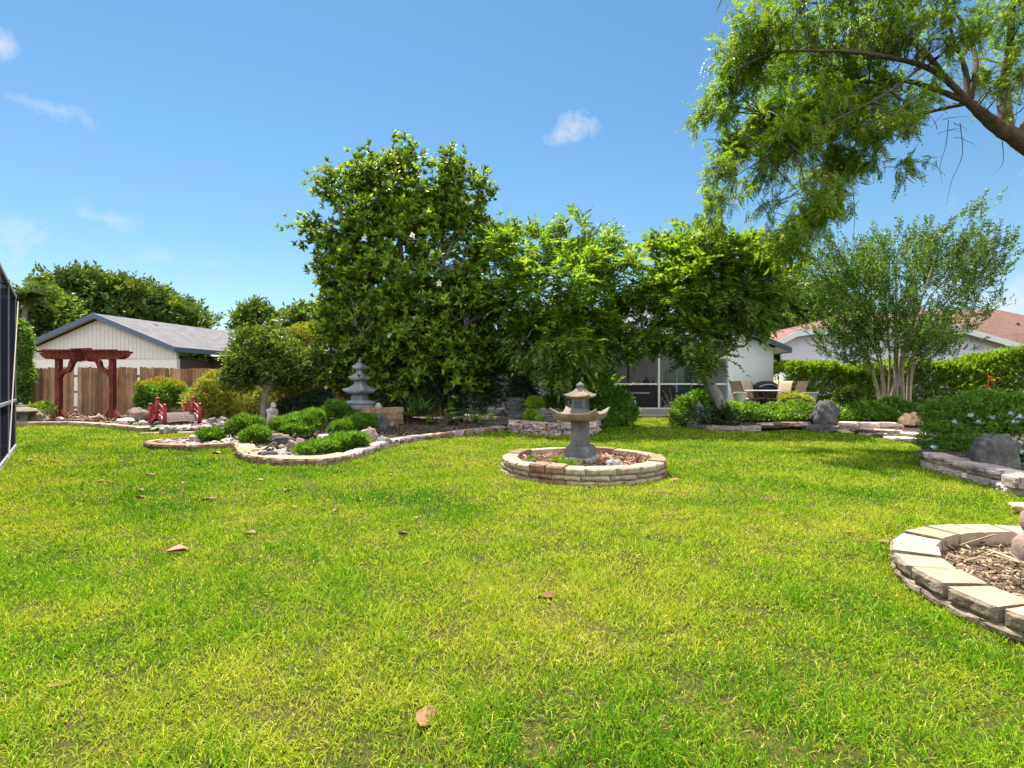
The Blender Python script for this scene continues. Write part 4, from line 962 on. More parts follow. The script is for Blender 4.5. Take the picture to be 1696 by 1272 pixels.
def main_house():
    Y = 20.6; base = V((6, Y, 0)); t = thing('house', 'white house with a screened porch behind the two rain trees', 'house', base); L = lambda p: V(p)-base
    xr = A(1281, 0, Y).x; x0 = A(1212, 0, Y).x; xe = A(1303, 0, Y).x; xp = A(1066, 0, Y).x; zp = 5.0; ze = A(0, 583, Y).z+.05; slope = (zp-ze)/(xe-xp)
    zf = lambda x: zp-slope*abs(x-xp)
    xl = 2*xp-xr; lx = A(826, 0, Y).x
    # projecting white end wall at the right
    mb = MB(); mb.prism([L(q) for q in ((x0, Y, 0), (xr, Y, 0), (xr, Y, zf(xr)-.1), (x0, Y, zf(x0)-.1))], (0, 8, 0)); mb.build('wall', M_wwall, t)
    mb = MB(); mb.box(L((x0-.1, Y-.05, 1.75)), (.22, .2, 3.3)); mb.build('corner_post', M_white, t)
    # porch back wall, ceiling, upper gable
    mb = MB(); mb.box(L(((lx-2+x0)/2, Y+2.6, 1.6)), (x0-lx+4, .2, 3.2)); mb.build('porch_wall', M_porchw, t)
    mb = MB(); mb.prism([L(q) for q in ((xl, Y+2.45, 3.25), (x0-.01, Y+2.45, 3.25), (x0-.01, Y+2.45, zf(x0)-.1), (xp, Y+2.45, zp-.1), (xl, Y+2.45, max(3.3, zf(xl)-.1)))], (0, .2, 0)); mb.build('gable_wall', M_porchw, t)
    mb = MB(); fr = V((0, -.35, 0)); ybk = Y+12
    E2, P, E1 = V((xe, Y, ze)), V((xp, Y, zp)), V((2*xp-xe, Y, ze))
    mb.prism([L(q) for q in (P+V((0, 2.2, 0)), V((x0-.2, Y+2.2, zf(x0-.2))), V((x0-.2, Y-.35, zf(x0-.2))), E2+fr, V((xe, ybk, ze)), V((xp, ybk, zp)))], (0, 0, .1))
    mb.prism([L(q) for q in (E1+V((0, 2.2, 0)), P+V((0, 2.2, 0)), V((xp, ybk, zp)), V((E1.x, ybk, ze)))], (0, 0, .1))
    mb.build('roof', M_shg, t)
    mb = MB(); a = V((x0-.2, Y-.36, zf(x0-.2))); b = E2+fr
    mb.prism([L(a+V((0, 0, .12))), L(b+V((0, 0, .12))), L(b-V((0, 0, .1))), L(a-V((0, 0, .1)))], (0, .04, 0)); mb.bar(L(E2+fr), L(V((xe, ybk, ze))), .05, .2); mb.build('fascia', M_fascia, t)
    mb = MB(); mb.prism([L(q) for q in (V((xr, Y-.3, zf(xr)-.13)), E2+fr-V((0, 0, .08)), E2+V((0, 7, -.08)), V((xr, Y+7, zf(xr)-.13)))], (0, 0, .03)); mb.build('soffit', M_white, t)
    # flat porch roof with white gutter
    zt = A(0, 549, Y).z
    mb = MB(); mb.box(L(((lx-1.6+x0)/2, Y+1.25, zt-.02)), (x0-lx+1.2, 2.7, .1)); mb.build('porch_roof', M_greytrim, t)
    mb = MB(); mb.box(L(((lx-1.6+x0)/2, Y-.12, zt-.03)), (x0-lx+1.2, .06, .22)); mb.build('gutter', M_white, t)
    mb = MB(); mb.box(L(((lx-1.6+x0)/2, Y-.02, zt-.33)), (x0-lx+1.2, .1, .34)); mb.build('header_beam', M_porchw, t)
    # slab, screen frame, screen
    mb = MB(); mb.box(L(((lx-2+x0)/2, Y+1.25, .1)), (x0-lx+4, 2.6, .26)); mb.build('porch_floor', M_concrete, t)
    mb = MB(); zr = H
    mb.box(L(((lx-1.6+x0)/2, Y, zr)), (x0-lx+1.2, .05, .065)); mb.box(L(((lx-1.6+x0)/2, Y, .27)), (x0-lx+1.2, .05, .06))
    for px in (979, 1091, 866):
        mb.box(L((A(px, 0, Y).x, Y-.03, 1.72)), (.075, .06, 2.95))
    mb.build('screen_frame', M_white, t)
    mb = MB(); mb.box(L((A(903, 0, Y).x, Y+.25, 1.6)), (.5, .3, 3.0)); mb.build('column', M_porchw, t)
    mb = MB(); mb.add([L(q) for q in ((lx-2, Y+.03, .25), (x0, Y+.03, .25), (x0, Y+.03, zt-.1), (lx-2, Y+.03, zt-.1))], [(0, 1, 2, 3)]); mb.build('screen', M_screen, t)
    # openings in the back wall
    def opening(name, pxa, pxb, z0, z1, mat, fm):
        Yb = Y+2.48; a, b = A(pxa, 0, Yb).x, A(pxb, 0, Yb).x; mb = MB(); w = .07
        mb.box(L(((a+b)/2, Yb-.02, z1)), (b-a+w, .07, w)); mb.box(L(((a+b)/2, Yb-.02, z0)), (b-a+w, .07, w))
        for x in (a, b, (a+b)/2): mb.box(L((x, Yb-.021, (z0+z1)/2)), (w, .07, z1-z0-w))
        f = mb.build(name, fm, t); mb = MB(); mb.box(L(((a+b)/2, Yb, (z0+z1)/2)), (b-a, .04, z1-z0)); mb.build('pane', mat, f)
    opening('window', 940, 1040, .9, 2.5, M_glassd, M_dark); opening('sliding_door', 1096, 1145, .25, 2.5, M_glass, M_white); opening('sliding_door', 860, 895, .25, 2.5, M_glassd, M_dark)
main_house()
def porch_things():
    t = thing('counter', 'dark outdoor counter inside the screened porch', 'counter', (A(1060, 0, 22.2).x, 22.2, .23))
    mb = MB(); mb.box((0, 0, .45), (1.7, .5, .9)); mb.build('cabinet', M_dark, t); mb = MB(); mb.box((0, 0, .93), (1.8, .6, .06)); mb.build('worktop', M_wicker, t)
    mb = MB(); mb.lathe([(.12, 0), (.16, .05), (.15, .18), (.05, .3), (.04, .36)], 12); o = mb.build('vase', M_dark, None, True); o.location = (A(1070, 0, 22.2).x, 22.15, .23+.96); tag(o, 'dark rounded vase on the porch counter', 'vase')
    mb = MB()
    for i in range(7):
        a = random.uniform(0, 6.28); mb.tube([(0, 0, .1), (.05*math.cos(a), .05*math.sin(a), .22), (.14*math.cos(a), .14*math.sin(a), .34)], (.014, .004), 5)
    mb.lathe([(.06, 0), (.08, .12)], 10); o = mb.build('twig_pot', M_dark, None); o.location = (A(1081, 0, 22.2).x, 22.1, .23+.96); tag(o, 'dark pot of bare twigs on the porch counter', 'pot')
    def wicker(px, py_lab, rz, Yc):
        t = thing('wicker_chair', py_lab, 'chair', (A(px, 0, Yc).x, Yc, .23), rz)
        mb = MB(); mb.box((0, 0, .38), (.6, .6, .12)); mb.build('seat', M_wicker, t, False, .03)
        mb = MB(); mb.prism([(-.32, .28, .4), (.32, .28, .4), (.34, .34, .85), (.2, .38, 1.0), (-.2, .38, 1.0), (-.34, .34, .85)], (0, .06, 0)); mb.build('backrest', M_wicker, t, False, .02)
        for s in (-1, 1):
            mb = MB(); mb.tube([(s*.32, .3, .62), (s*.34, 0, .64), (s*.34, -.28, .6), (s*.32, -.3, .4)], .04, 8); mb.build('armrest', M_wicker, t, True)
            for sy in (-1, 1): mb = MB(); mb.box((s*.26, sy*.26, .16), (.06, .06, .33)); mb.build('leg', M_wicker, t)
    wicker(1112, 'dark brown wicker chair behind the thin porch post', R(10), 21.6); wicker(1022, 'dark wicker chair to the left of the porch counter', R(-20), 21.7); wicker(1166, 'dark wicker chair behind the leaning trunk', R(15), 21.8)
    t = thing('side_table', 'small white iron table inside the screened porch', 'table', (A(1060, 0, 21.3).x, 21.3, .23))
    mb = MB(); mb.lathe([(.38, .62), (.4, .63), (.4, .66), (.38, .67)], 20); mb.build('table_top', M_greytrim, t, False)
    for i in range(4): a = math.pi/2*i+.5; mb = MB(); mb.tube([(.3*math.cos(a), .3*math.sin(a), .62), (.2*math.cos(a), .2*math.sin(a), .3), (.32*math.cos(a), .32*math.sin(a), 0)], .02, 6); mb.build('leg', M_dark, t, True)
porch_things()

def right_house():
    Y = 32.0; base = V((20, Y, 0)); t = thing('house', 'lilac-grey neighbouring house with a brown shingle roof behind the hedge', 'house', base); L = lambda p: V(p)-base
    top = [A(1279, 569, Y), A(1312, 552, Y), A(1340, 548, Y), A(1590, 548, Y), A(1640, 562, Y), A(1720, 586, Y)]
    mb = MB(); w = [V((top[0].x, Y, 0))]+[V((1, 0, 0))*0+V((q.x, Y, q.z-.12)) for q in top]+[V((top[-1].x, Y, 0))]
    w[0].x += .6; w[1].x += .6; mb.prism([L(q) for q in [w[0], V((top[0].x+.6, Y, top[0].z+.02))]+w[2:]], (0, .2, 0)); mb.build('wall', M_lilac, t)
    rd = [A(1400, 519, 37), A(1644, 514, 37), A(1760, 538, 37)]
    mb = MB(); f = V((0, -.5, 0)); th = (0, 0, .12)
    T = [q+f for q in top]
    mb.prism([L(q) for q in (T[0], T[1], T[1]+V((.6, 6, .4)), T[0]+V((.6, 6, 0)))], th)
    mb.prism([L(q) for q in (T[1], T[2], T[3], rd[1], rd[0])], th); mb.prism([L(q) for q in (T[3], T[4], T[5], rd[2], rd[1])], th)
    mb.prism([L(q) for q in (T[1], rd[0], T[1]+V((.6, 6, .4)))], th)
    rf = mb.build('roof', M_shb, t)
    mb = MB(); mb.lathe([(.09, 0), (.09, .5)], 8, L(A(1686, 545, 34.5)-V((0, 0, .1)))); mb.build('vent_pipe', M_dark, rf)
    mb = MB()
    for a, b in zip(T, T[1:]): a, b = a-V((0, .06, 0)), b-V((0, .06, 0)); mb.prism([L(a+V((0, 0, .1))), L(b+V((0, 0, .1))), L(b-V((0, 0, .26))), L(a-V((0, 0, .26)))], (0, .05, 0))
    mb.build('fascia', M_greytrim, t)
    mb = MB()
    for a, b in zip(T, T[1:]): mb.prism([L(a-V((0, 0, .14))), L(b-V((0, 0, .14))), L(b-V((0, -.5, .14))), L(a-V((0, -.5, .14)))], (0, 0, .03))
    mb.build('soffit', M_greytrim, t)
    def win(pxa, pxb, py0, z0, name='window', fm=M_dark, pm=M_glass):
        a, b, z1 = A(pxa, 0, Y).x, A(pxb, 0, Y).x, A(0, py0, Y).z; mb = MB(); w = .09
        mb.box(L(((a+b)/2, Y-.03, z1)), (b-a+w, .08, w)); mb.box(L(((a+b)/2, Y-.03, z0)), (b-a+w, .08, w))
        for x in (a, b): mb.box(L((x, Y-.031, (z0+z1)/2)), (w, .08, z1-z0-w))
        o = mb.build(name, fm, t); mb = MB(); mb.box(L(((a+b)/2, Y-.01, (z0+z1)/2)), (b-a, .04, z1-z0)); mb.build('pane', pm, o)
    win(1328, 1346, 599, .9); win(1404, 1424, 599, .9)
    mb = MB(); c = A(1300, 612, Y-.1); mb.box(L(c-V((0, 0, .3))), (.62, .2, 1.3)); mb.build('utility_box', M_white, t, False, .01)
    mb = MB(); c = A(1284, 603, Y-.12); mb.lathe([(.02, -.25), (.16, -.2), (.2, .05), (.1, .22), (.02, .26)], 8, L(c)); mb.build('wall_lamp', M_dark, t)
right_house()

# ------------------------------------------------------------------ wooden fence
def wood_fence():
    m, nt, p, o = new_mat('weathered_pine')
    g = nt.nodes.new('ShaderNodeNewGeometry'); tcx = nt.nodes.new('ShaderNodeTexCoord'); mp = nt.nodes.new('ShaderNodeMapping'); mp.inputs['Scale'].default_value = (9, 9, .7)
    nt.links.new(tcx.outputs['Object'], mp.inputs[0]); n = noise_tex(nt, 2.5, 6, .65, vec=mp.outputs[0]); n2 = noise_tex(nt, 1.1, 3, .6)
    c = ramp(nt, g.outputs['Random Per Island'], [(0, (.16, .076, .034)), (.35, (.28, .145, .068)), (.7, (.35, .205, .108)), (1, (.39, .275, .18))])
    c = mixrgb(nt, 1.0, c, ramp(nt, n.outputs['Fac'], [(.3, (.5,)*3), (.7, (1.3,)*3)]), 'MULTIPLY'); c = mixrgb(nt, 1.0, c, ramp(nt, n2.outputs['Fac'], [(.3, (.7, .72, .72)), (.7, (1.2, 1.15, 1.08))]), 'MULTIPLY')
    nt.links.new(c, p.inputs['Base Color']); p.inputs['Roughness'].default_value = .9; bump(nt, n.outputs['Fac'], .6, .01, p)
    Y = 19.5; x = A(-40, 0, Y).x; xe = A(760, 0, Y).x
    t = thing('wooden_fence', 'weathered brown picket fence with dog-eared boards and a few gaps', 'fence', (x, Y, 0))
    px0 = x; mb = MB(); k = 0
    gaps = [(A(120, 0, Y).x, .14), (A(224.5, 0, Y).x, .09), (A(233, 0, Y).x, .09), (A(63, 0, Y).x, .03)]
    while x < xe:
        w = random.uniform(.125, .15); hgt = 1.86+random.uniform(-.025, .03)+.04*math.sin(x*.7)
        for gx, gw in gaps:
            if abs(x-gx) < .075: x += gw; gaps.remove((gx, gw)); break
        if True:
            dx = random.uniform(-.012, .012); yy = random.uniform(-.012, .012); c = .035
            pts = [(x-px0, yy, .02), (x-px0+w, yy, .02), (x-px0+w+dx, yy, hgt-c), (x-px0+w-c+dx, yy, hgt), (x-px0+c+dx, yy, hgt), (x-px0+dx, yy, hgt-c)]
            mb.prism(pts, (0, .018, 0))
        x += w+random.choice((.002, .004, .006, .012)); k += 1
    mb.build('pickets', m, t)
    for z in (.35, .95, 1.55): mb = MB(); mb.box(((xe-px0)/2, .06, z), (xe-px0, .04, .09)); mb.build('rail', m, t)
    q = px0+.6
    while q < xe: mb = MB(); mb.box((q-px0, .12, .88), (.09, .09, 1.8)); mb.build('post', m, t); q += 2.4
wood_fence()

# ------------------------------------------------------------------ red arbor and red bridge
def arbor():
    Y = 17.2; k = Y/F; c = V((A(142, 0, Y).x, Y, .1)); t = thing('garden_arbor', 'dark red wooden arbor with slatted top and scrolled brackets', 'arbor', c); t.scale = (.93, 1, 1.0)
    ph = 2.0
    for s in (-1, 1):
        mb = MB(); mb.box((s*.97, 0, ph/2-.05), (.16, .16, ph+.1)); po = mb.build('post', M_red, t, False, .006)
        for q in (-1, 1):
            mb = MB(); mb.prism([(s*.97+q*.081, -.07, -.04), (s*.97+q*.26, -.07, -.04), (s*.97+q*.26, -.07, .06), (s*.97+q*.081, -.07, .32)], (0, .14, 0)); mb.build('foot', M_red, po, False, .005)
    for sy in (-1, 1):
        mb = MB(); y = sy*.115-.03
        mb.prism([(-1.30, y, ph-.02), (1.30, y, ph-.02), (1.45, y, ph+.06), (1.55, y, ph+.19), (-1.55, y, ph+.19), (-1.45, y, ph+.06)], (0, .055, 0)); mb.build('header_beam', M_red, t, False, .005)
        for s in (-1, 1):      # scrolled bracket between post and header
            out = [(.90, 1.28), (.90, 1.58), (.82, 1.64), (.68, 1.66), (.60, 1.74), (.56, 1.9), (.50, 1.97), (.10, 1.985), (.04, 1.90), (.20, 1.90), (.28, 1.93), (.40, 1.86), (.47, 1.70), (.58, 1.55), (.70, 1.53), (.80, 1.48), (.86, 1.38)]
            mb = MB(); mb.prism([(s*px_, sy*.04-.025, pz) for px_, pz in out], (0, .05, 0)); mb.build('bracket', M_red, t, False, .004)
    for i in range(11):
        mb = MB(); x = -1.35+.27*i; mb.prism([(x-.02, -.46, ph+.26), (x-.02, -.40, ph+.19), (x-.02, .40, ph+.19), (x-.02, .46, ph+.26)], (.04, 0, 0)); mb.build('slat', M_red, t, False, .003)
    for y in (-.25, .25):
        mb = MB(); mb.box((0, y, ph+.28), (2.7, .05, .035)); mb.build('batten', M_red, t, False, .003)
    mb = MB(); mb.prism([(-.05, -.5, ph-.06), (-.05, .4, ph-.06), (-.05, .4, ph+.2), (-.05, -.56, ph+.2)], (.1, 0, 0)); mb.prism([(-.06, -.56, ph+.26), (.06, -.56, ph+.26), (.06, .2, ph+.33), (-.06, .2, ph+.33)], (0, 0, .05)); mb.build('centre_beam', M_red, t, False, .005)
    mb = MB(); pts = [V((.21*math.cos(2*math.pi*i/28), .03*math.sin(4*math.pi*i/28), .10*math.sin(2*math.pi*i/28))) for i in range(29)]; mb.tube(pts, .012, 6, cap=False)
    mb.tube([(0, 0, .1), (0, 0, .17)], .004, 5)
    o = mb.build('hanging_hoop', M_white, None, True); o.location = c+V((.17, -.2, ph-.2)); tag(o, 'pale hoop hanging under the middle of the red arbor', 'hanging ornament')
arbor()
def bridge():
    c = (G(239, 705, .03)+G(284, 708, .03))/2; t = thing('garden_bridge', 'small arched red footbridge with round-topped posts over the pebbles', 'garden bridge', c, R(-36))
    Lh, Wd = .47, .92
    M_deck = plain('grey_deck_boards', (.13, .10, .09), .85, .2, var=.35, scale=14, bstr=.4)
    az = lambda x: .10+.22*(1-(x/Lh)**2)
    for y, nm in ((0, 'near'), (Wd, 'far')):
        mb = MB(); n = 14; xs = [-Lh+2*Lh*i/n for i in range(n+1)]
        mb.prism([(x, y-.025, az(x)+.05) for x in xs]+[(x, y-.025, az(x)-.09) for x in xs[::-1]], (0, .05, 0)); mb.build('arch_beam', M_redpaint, t)
        for x, h0, h1 in ((-Lh-.03, -.05, .62), (0, .22, .80), (Lh+.03, -.05, .62)):
            mb = MB(); mb.lathe([(.052, h0), (.052, h1-.05), (.04, h1-.045), (.04, h1-.03), (.056, h1-.025), (.056, h1+.01), (.04, h1+.035), (.004, h1+.045)], 14, (x, y-.005, 0)); mb.build('post', M_redpaint, t, True)
        for s in (-1, 1):
            for dz, nm2, rr in ((.30, 'handrail', .022), (.12, 'lower_rail', .016)):
                mb = MB(); mb.tube([(s*Lh*i/8, y, az(s*Lh*i/8)+dz+.04) for i in range(9)], rr, 8); mb.build(nm2, M_redpaint, t, True)
            mb = MB(); x = s*Lh*.5; mb.tube([(x, y, az(x)), (x, y, az(x)+.34)], .013, 6); mb.build('baluster', M_redpaint, t, True)
    n = 13
    for i in range(n):
        x = -Lh-.02+(2*Lh+.04)*(i+.5)/n; sl = math.atan(-2*.22*x/Lh**2)
        mb = MB(); mb.box((0, 0, 0), (2*Lh/n/math.cos(sl)*.93, Wd-.06, .032)); o = mb.build('deck_board', M_deck, t, False, .004); o.location = (x, Wd/2, az(x)+.05); o.rotation_euler = (0, -sl, 0)
bridge()

# ------------------------------------------------------------------ pool screen enclosure at the left edge
def cage():
    a, b = CAGE_A, CAGE_B; M_frame = plain('weathered_aluminium', (.26, .27, .29), .5, .3, var=.1); t = thing('screen_enclosure', 'tall dark screened pool enclosure with pale aluminium rails at the left edge', 'screen enclosure', a); d = (b-a); Lc = d.length; d.normalize(); Ht = 2.98
    mb = MB(); rail = V((0, 0, 1))
    back = V((-d.y*-1, d.x*-1, 0)); back = V((-.75, .66, 0))
    n = int(Lc/1.5)
    for i in range(n+1):
        p = d*(Lc*i/n); mb.box(p+V((0, 0, Ht/2)), (.03, .03, Ht), math.atan2(d.y, d.x))
    for z in (.03, .93, Ht): mb.bar(V((0, 0, z)), d*Lc+V((0, 0, z)), .055 if z != .93 else .05, .05)
    for z in (.03, .93, Ht): mb.bar(V((0, 0, z)), V((-3.5, -.6, z)), .055, .05)
    mb.build('frame', M_frame, t)
    mb = MB(); mb.add([(0, 0, .03), d*Lc+V((0, 0, .03)), d*Lc+V((0, 0, Ht)), (0, 0, Ht)], [(0, 1, 2, 3)]); mb.add([(0, 0, .03), (-3.5, -.6, .03), (-3.5, -.6, Ht), (0, 0, Ht)], [(0, 1, 2, 3)]); mb.build('screen', M_screend, t)
    mb = MB(); nrm = V((.75, .66, 0))*.05; mb.tube([d*.12+nrm+V((0, 0, Ht-.1)), d*2.55+nrm+V((0, 0, .05))], .009, 6); mb.build('brace_cable', plain('pale_cable', (.55, .48, .40)), t)
    mb = MB(); mb.bar(V((0, 0, -.02)), d*Lc+V((0, 0, -.02)), .09, .08); mb.build('footing', M_lantern, t)
cage()

# ------------------------------------------------------------------ patio furniture
def sling_chair(name_label, loc, rz):
    t = thing('patio_chair', name_label, 'chair', loc, rz, 'tan sling chairs round the patio table')
    prof = [(.0, -.50, .40), (.0, -.46, .425), (.0, -.2, .40), (.0, .02, .39), (.0, .10, .46), (.0, .2, .75), (.0, .3, 1.0), (.0, .35, 1.06)]
    mb = MB(); w = .25
    pts = smooth_path(prof, 3)
    for a, b in zip(pts, pts[1:]): mb.add([(-w, a.y, a.z), (w, a.y, a.z), (w, b.y, b.z), (-w, b.y, b.z), (-w, a.y+.012, a.z-.012), (w, a.y+.012, a.z-.012), (w, b.y+.012, b.z-.012), (-w, b.y+.012, b.z-.012)], [(0, 1, 2, 3), (7, 6, 5, 4), (0, 3, 7, 4), (1, 5, 6, 2)])
    mb.build('sling', M_sling, t)
    for s in (-1, 1):
        mb = MB(); mb.tube([p+V((s*(w+.012), 0, 0)) for p in pts], .015, 7); mb.build('side_rail', M_darkmetal, t, True)
        mb = MB(); mb.tube(smooth_path([(s*.3, -.42, .02), (s*.31, -.44, .4), (s*.32, -.36, .60), (s*.32, -.15, .66), (s*.31, .1, .62), (s*.28, .19, .7)], 3), .016, 7); mb.build('armrest', M_darkmetal, t, True)
        mb = MB(); mb.tube([(s*.29, .12, .45), (s*.3, .28, .02)], .016, 7); mb.build('leg', M_darkmetal, t, True)
        mb = MB(); mb.tube([(s*.3, -.46, .015), (s*.3, .34, .015)], .014, 6); mb.build('runner', M_darkmetal, t, True)
zt = .3
def pl(px, Y): return V((A(px, 0, Y).x, Y, zt))
sling_chair('tan patio chair seen from the side at the left end of the table', pl(1228, 18.9), R(110))
sling_chair('tan patio chair behind the table in front of the covered grill', pl(1243, 20.0), R(8))
sling_chair('pale tan patio chair turned sideways at the right end of the table', pl(1294, 18.9), R(-56))
sling_chair('tan patio chair with its back to the hedge, rightmost of the four', pl(1318, 18.75), R(197))
def table():
    t = thing('patio_table', 'low round glass-topped patio table between the tan chairs', 'table', pl(1264, 18.95))
    mb = MB(); mb.lathe([(.60, .69), (.63, .695), (.63, .72), (.60, .725)], 32); mb.build('table_top', M_greytrim, t, False)
    for i in range(4):
        a = math.pi/2*i+.6; mb = MB(); mb.tube(smooth_path([(.45*math.cos(a), .45*math.sin(a), .70), (.36*math.cos(a), .36*math.sin(a), .5), (.3*math.cos(a), .3*math.sin(a), .25), (.48*math.cos(a), .48*math.sin(a), .0)], 3), .02, 7); mb.build('leg', M_darkmetal, t, True)
table()
def grill():
    t = thing('covered_grill', 'barbecue grill under a black cover against the white wall', 'grill', pl(1268, 20.15))
    mb = MB(); n = 20; rings = []
    for z, w, dp in ((0.02, .45, .28), (.4, .44, .27), (.70, .44, .27), (.78, .47, .29), (.86, .45, .28), (.96, .36, .26), (1.04, .22, .2), (1.07, .1, .08)):
        rings.append([V((w*(abs(math.cos(2*math.pi*j/n))**.45)*math.copysign(1, math.cos(2*math.pi*j/n))*(1+.04*math.sin(j*2.7+z*9)), dp*(abs(math.sin(2*math.pi*j/n))**.45)*math.copysign(1, math.sin(2*math.pi*j/n)), z)) for j in range(n)])
    mb.loft(rings); mb.build('cover', M_black, t, True)
    mb = MB(); mb.tube(smooth_path([(-.4, -.31, .84), (-.15, -.32, .92), (.1, -.32, .93), (.35, -.31, .83)], 4), .018, 6); mb.build('cover_strap', M_alum, t, True)
grill()
def pot(name, label, loc, r, h, mat, lip=True, cat='pot'):
    mb = MB(); mb.lathe([(r*.7, 0), (r*.95, h*.85), (r*1.08, h*.86), (r*1.08, h), (r*.95, h), (r*.9, h*.85), (.01, h*.82)], 22); o = mb.build(name, mat, None, False, .004); o.location = loc; return tag(o, label, cat)
pot('flower_pot', 'cream round pot at the edge of the patio behind the ground cover', A(1226, 667, 17.4), .2, .36, M_pot)
pot('flower_pot', 'grey round pot right of the yellow-leaved shrub', A(1342, 666, 17.8), .24, .34, M_potg)
pot('flower_pot', 'terracotta pot with bare twigs beside the walk', G(1122, 690, .06)+V((0, .3, 0)), .24, .26, M_terra)
mb = MB(); b0 = G(1122, 690, .3)+V((0, .3, 0)); b0 = V((b0.x*0+A(1122, 0, 19).x*1, 18.9, .3))
p0 = [o for o in COL.objects if o.get('label', '').startswith('terracotta')][0].location
for dx, hz in ((-.42, .75), (-.18, .82), (-.3, .6), (-.5, .5)):
    mb.tube(smooth_path([(0, 0, 0), (dx*.5, 0, hz*.35), (dx*.7, .03, hz*.6), (dx, .02, hz)], 3), (.016, .006), 6)
o = mb.build('bare_twigs', M_barkp, None, True); o.location = p0+V((0, 0, .2)); tag(o, 'bare pale twigs standing in the terracotta pot', 'twigs')

# ------------------------------------------------------------------ trees
def tree(name, label, base, trunks, bark, r, crowns, leafmat, group=None, nb=40, br=(.03, .006), cat='tree', seg=8, tipr=.35, crown_name='crown', bw=.05, pen=2.0, maxl=9, more=None):
    """crowns(cloud) adds the leaves and returns the clump centres that branches should reach"""
    base = V(base); t = thing(name, label, cat, base, 0, group)
    cl = Cloud(); cs = crowns(cl); ob = cl.build(crown_name, leafmat, t); ob.location = -base
    mb = MB(); paths = []
    for i, tr_ in enumerate(trunks):
        pts = smooth_path(tr_, 5); paths.append(pts); rr = r if not isinstance(r, (list, tuple)) else r[i]
        n = len(pts); mb.tube(pts, [rr*(1-(1-tipr)*k/(n-1))*(1.35 if (k == 0 and i == 0) else 1)*(1+.06*math.sin(k*2.1+i)) for k in range(n)], seg, cap=False)
    limbs(mb, [p[len(p)//4:] for p in paths], list(cs), br[0], br[1], nb, 5, bw, .05, pen, maxl)
    if more: more(mb)
    o = mb.build('trunk', bark, t, True); o.location = -base
    return t
def smoothN(p): return p

# magnolia
def mag():
    Y = 16.4; E = [ell(672, 470, 138, 145, Y, 2.3), ell(650, 345, 95, 80, Y, 1.6), ell(562, 310, 34, 34, Y, .7), ell(520, 385, 30, 20, Y-.3, .6), ell(497, 374, 13, 7, Y-.3, .2), ell(760, 335, 50, 55, Y, 1.0), ell(746, 276, 15, 30, Y, .45), ell(815, 400, 32, 32, Y, .8), ell(640, 280, 42, 24, Y, .6), ell(664, 246, 15, 18, Y, .35), ell(606, 276, 14, 18, Y, .3), ell(690, 268, 10, 12, Y, .25), ell(792, 316, 14, 16, Y, .3), ell(840, 382, 14, 10, Y, .25),
                   ell(700, 585, 120, 72, Y-.3, 2.2), ell(590, 550, 66, 85, Y+.5, 1.0), ell(770, 520, 70, 80, Y-.2, 1.7), ell(575, 450, 45, 60, Y, 1.2), ell(600, 622, 62, 46, Y+1.3, .7)]
    def cr(cl):
        cs = foliage(cl, T_ros, E, 1050, 8, .36, .215, inner=.6, flat=.8, up=.75, outw=.7, rnd=.45, axis=True)
        low = [ell(715, 605, 100, 60, Y-.9, 1.7), ell(596, 530, 52, 60, Y, .9), ell(720, 520, 90, 60, Y-1.1, 1.4)]
        foliage(cl, T_ros, low, 150, 4, .4, .30, inner=.8, flat=.8, up=.7, outw=.8, rnd=.4, axis=True)
        inner = [(e[0], e[1]*.62) for e in E if e[1][0] > .8]
        foliage(cl, T_ros, inner, 220, 8, .5, .24, inner=.2, up=.6, axis=True)
        return cs
    b = V((A(672, 0, Y).x, Y, 0))
    tr = [[b, A(668, 560, Y), A(664, 420, Y), A(655, 300, Y), A(648, 250, Y)], [A(668, 600, Y), A(620, 480, Y-.4), A(570, 370, Y-.3), A(545, 310, Y)], [A(668, 590, Y), A(720, 470, Y-.3), A(760, 360, Y), A(745, 280, Y)], [A(668, 620, Y), A(640, 590, Y-.8), A(590, 540, Y-1.2)], [A(670, 620, Y), A(720, 580, Y-.9), A(770, 540, Y-1)]]
    t = tree('magnolia_tree', 'tall dense glossy magnolia tree in the middle of the garden', b, tr, M_barkg, [.13, .07, .07, .05, .05], cr, L_mag, nb=300, br=(.028, .006), tipr=.2)
    for i, (px, py) in enumerate(((686, 530), (683, 392), (604, 396), (728, 470), (646, 556))):
        fl = Cloud(); fl.add(rosette_t(8, .6, i+4, True, (.5, 1.1)), np.array([A(px, py, Y-2.35)]), np.array([[0, .1, 1.0]]), np.array([[0, -1, .3]]), np.array([.13]))
        o = fl.build('blossom', P_white, t); o.location = -b
mag()

# two rain trees
def rain(name, label, Y, E, trunk, r, n, nb=60):
    def cr(cl):
        cs = foliage(cl, T_frond, E, int(n*.92), 15, .33, .50, inner=.66, flat=.45, up=.15, outw=.9, rnd=.55, nup=1.2, nout=.25, nrnd=.35)
        return cs
    return tree(name, label, trunk[0][0], trunk, M_barkg, r, cr, L_gold, nb=nb, br=(.032, .008), tipr=.35)
Y = 15.2
EA = [ell(935, 480, 88, 78, Y, 1.7), ell(962, 408, 48, 36, Y, .9), ell(987, 376, 14, 17, Y+.2, .35), ell(930, 384, 18, 15, Y, .35), ell(945, 366, 9, 9, Y, .2), ell(880, 430, 52, 36, Y-.2, 1.0), ell(1003, 420, 30, 34, Y, .7), ell(868, 500, 50, 46, Y-.3, 1.0), ell(930, 560, 88, 40, Y-.5, 1.5), ell(985, 520, 45, 50, Y-.4, 1.0), ell(878, 560, 30, 30, Y-.5, .7), ell(945, 604, 50, 22, Y-.7, 1.0)]
bA = V((A(938, 0, Y).x, Y, 0))
